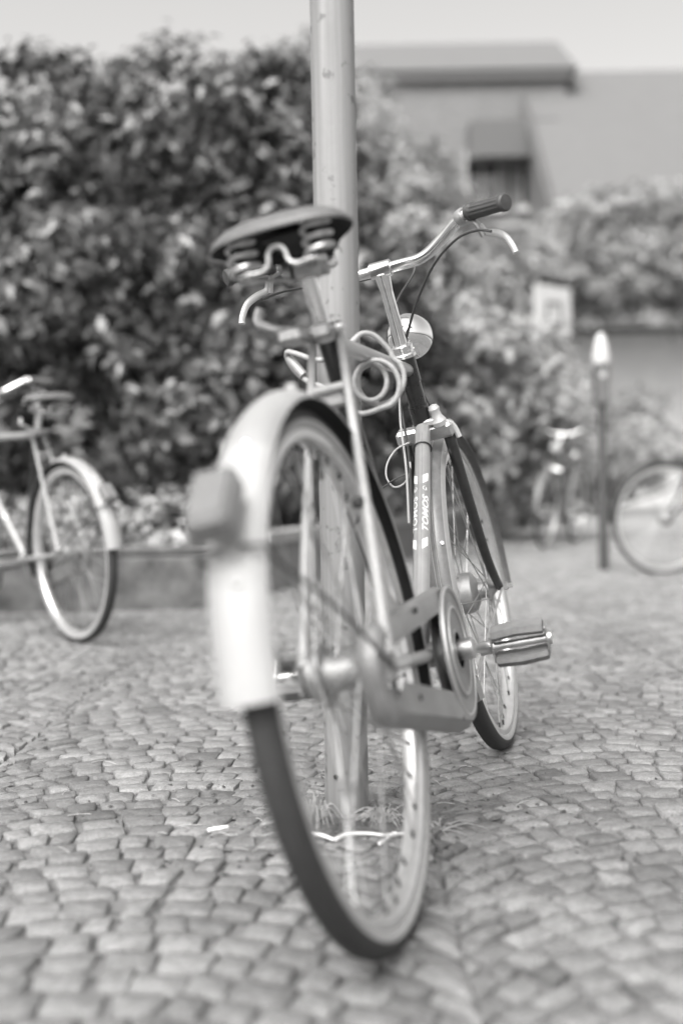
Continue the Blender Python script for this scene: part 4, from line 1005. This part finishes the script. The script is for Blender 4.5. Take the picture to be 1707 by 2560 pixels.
# ------------------------------------------------------------------ other bicycles
def copy_tree(o, parent=None, skip=()):
    c = o.copy(); COL.objects.link(c); c.parent = parent
    if parent is not None: c.matrix_local = o.matrix_local.copy()
    for ch in list(o.children):
        if ch.name.split('.')[0] in skip: continue
        copy_tree(ch, c, skip)
    return c
def bike_mtx(x, y, heading, lean):      # rear contact point, heading clockwise from +Y, lean to the left
    s, l = rad(heading), rad(-lean)
    fw = Vector((math.sin(s), math.cos(s), 0)); lf = Vector((-math.cos(s), math.sin(s), 0)); up = Vector((0, 0, 1))
    yv = lf * math.cos(l) + up * math.sin(l); zv = -lf * math.sin(l) + up * math.cos(l)
    return Matrix(((fw.x, yv.x, zv.x, x), (fw.y, yv.y, zv.y, y), (fw.z, yv.z, zv.z, 0.001), (0, 0, 0, 1)))
bpy.context.view_layer.update()
def recolour(o, table):
    for ch in o.children_recursive:
        for sl in ch.material_slots:
            if sl.material in table: m_new = table[sl.material]; sl.link = 'OBJECT'; sl.material = m_new
dark_f = mat('dark mudguard paint', 0.03, 0.4, 0, 0.2, 30)
for x, y, hd, ln, lab, skip, dark in ((-1.02, 4.45, -38, 3, 'parked bicycle with white rear mudguard at the left edge', ('lettering',), 0),
                                (3.09, 7.43, 258, 4, 'dark parked bicycle at the right edge, front wheel by the lamp post', ('lettering',), 1),
                                (2.25, 11.2, 205, 5, 'far parked bicycle standing left of the slim lamp post', ('lettering', 'spoke'), 0)):
    c = copy_tree(bike, None, skip); c.matrix_world = bike_mtx(x, y, hd, ln); tag(c, lab, 'bicycle', 'bicycles parked on the square')
    if dark: recolour(c, {pale_fender: dark_f, white_fender: dark_f, grey_fender: dark_f, silver_paint: fork_paint, fender_edge: dark_f})

# ------------------------------------------------------------------ litter round the foot of the pole
twig_m = mat('pale peeled twig', 0.72, 0.7, 0, 0.1, 80)
def twig(name, label, pts, r, m, cat):
    o = np.mean(pts, 0); mb = MB(); q = spline([V(*p_) - V(o[0], o[1], 0) for p_ in pts], 5); mb.tube(q, np.linspace(r, r * .6, len(q)), 7)
    ob = mb.build(name, m); ob.location = (o[0], o[1], 0); tag(ob, label, cat); return ob
twig('twig', 'long pale bent twig lying in front of the pole foot', [(-.02, 1.868, .006), (.0, 1.889, .008), (.035, 1.893, .007), (.062, 1.886, .006), (.080, 1.892, .008)], .0036, twig_m, 'twig')
twig('twig', 'short pale forked twig left of the long twig', [(-.068, 1.905, .006), (-.045, 1.885, .009), (-.022, 1.866, .006)], .0040, twig_m, 'twig')
twig('twig', 'short pale twig by the rear rim, right of the pole', [(.050, 1.842, .006), (.066, 1.866, .008), (.082, 1.892, .006), (.100, 1.896, .005)], .0030, twig_m, 'twig')
cg = empty('cigarette_butt', Matrix.Translation((-.218, 1.932, .0085)) @ Matrix.Rotation(rad(28), 4, 'Z')); tag(cg, 'white cigarette butt on the cobbles left of the wheel', 'cigarette butt')
mb = MB(); mb.tube([(-.017, 0, 0), (.008, 0, 0)], .0037, 12); mb.build('paper', mat('cigarette paper', .85, .7), cg)
mb = MB(); mb.tube([(.0081, 0, 0), (.018, 0, 0)], .0038, 12); mb.build('filter', mat('cigarette filter', .6, .8), cg)
def tuft(label, x, y, n, h, spread, m):
    e = empty('grass_tuft', Matrix.Translation((x, y, -.004))); tag(e, label, 'grass', 'dry grass at the pole foot')
    mb = MB()
    for i in range(n):
        a = random.uniform(0, 2 * math.pi); r_ = random.uniform(.2, 1) * spread; hh = h * random.uniform(.4, 1)
        b0 = V(random.gauss(0, .006), random.gauss(0, .006), 0); tip = b0 + V(r_ * math.cos(a), r_ * math.sin(a), hh * random.uniform(.0, .6)); mid = b0 * .5 + tip * .5 + V(0, 0, hh * .8)
        q = spline([b0, mid, tip], 5); mb.tube(q, np.linspace(.0012, .0004, len(q)), 4)
    mb.build('blade', m, e)
straw = mat('dry straw', .34, .7, 0, .2, 80); gsh = mat('dull grass', .10, .7, 0, .3, 60)
tuft('curling dry grass tuft at the left of the pole foot', -.055, 1.985, 60, .055, .065, straw)
tuft('flattened dry grass in front of the pole foot', -.01, 1.955, 40, .018, .07, gsh)
tuft('thin dry grass at the right of the pole foot', .062, 1.985, 55, .030, .08, straw)
tuft('sparse dry stalks right of the rear rim', .16, 1.95, 16, .015, .08, straw)
mb = MB(); nr, na = 9, 40; vs = []
for i in range(nr):
    for j in range(na):
        a = 2 * math.pi * j / na; rr = PR + .002 + (.17 + .05 * math.sin(3 * a + 1) + .03 * math.sin(7 * a)) * (i / (nr - 1)); zz = .0035 * (1 - i / (nr - 1)) + random.gauss(0, .0016) - .0042 * (i / (nr - 1)) ** .6
        vs.append((pole_xy[0] + rr * math.cos(a) * 1.25, pole_xy[1] + rr * math.sin(a), zz))
mb.add(vs, [(i * na + j, i * na + (j + 1) % na, (i + 1) * na + (j + 1) % na, (i + 1) * na + j) for i in range(nr - 1) for j in range(na)])
tag(mb.build('soil_patch', mat('dry trodden soil', .11, .95, 0, .4, 60, .8, 160), None, 60), 'dry trodden soil spread round the pole foot', 'soil', kind='stuff')
# scattered crumbs of earth and leaf
mb = MB()
for i in range(520):
    if i < 430: x, y = random.gauss(0.02, .22), random.gauss(2.08, .22)
    else: x, y = random.uniform(-1, 1.2), random.uniform(1.3, 4.2)
    if math.hypot(x - pole_xy[0], y - pole_xy[1]) < PR + .008: continue
    s_ = abs(random.gauss(0, .0017)) + .0010; a = random.uniform(0, 6.28); z = -.001 + random.uniform(0, .002)
    ca, sa_ = math.cos(a), math.sin(a); L = s_ * random.uniform(1, 2.6)
    vs = [(x + L * ca, y + L * sa_, z), (x - s_ * sa_, y + s_ * ca, z + s_ * .3), (x - L * ca, y - L * sa_, z + s_ * .2), (x + s_ * sa_, y - s_ * ca, z), (x, y, z + s_ * .9)]
    mb.add(vs, [(0, 1, 4), (1, 2, 4), (2, 3, 4), (3, 0, 4)])
deb = mb.build('debris', mat('dark crumbs', .055, .9, 0, .5, 90), None, 0); tag(deb, 'dark crumbs of earth and leaf scattered round the pole', 'debris', kind='stuff')
mb = MB()
for i in range(90):
    x, y = (random.gauss(0.05, .25), random.gauss(2.0, .2)) if i < 50 else (random.uniform(-.9, 1.0), random.uniform(1.3, 3.4))
    a = random.uniform(0, 3.14); L = random.uniform(.006, .022); z = .002
    if math.hypot(x, y - 2.034) < .07: continue
    mb.tube([V(x - L * math.cos(a), y - L * math.sin(a), z), V(x, y, z + .0015), V(x + L * math.cos(a), y + L * math.sin(a), z)], .0007, 4)
tag(mb.build('straw_bits', straw, None, 0), 'thin pale straw bits scattered on the cobbles', 'straw', kind='stuff')
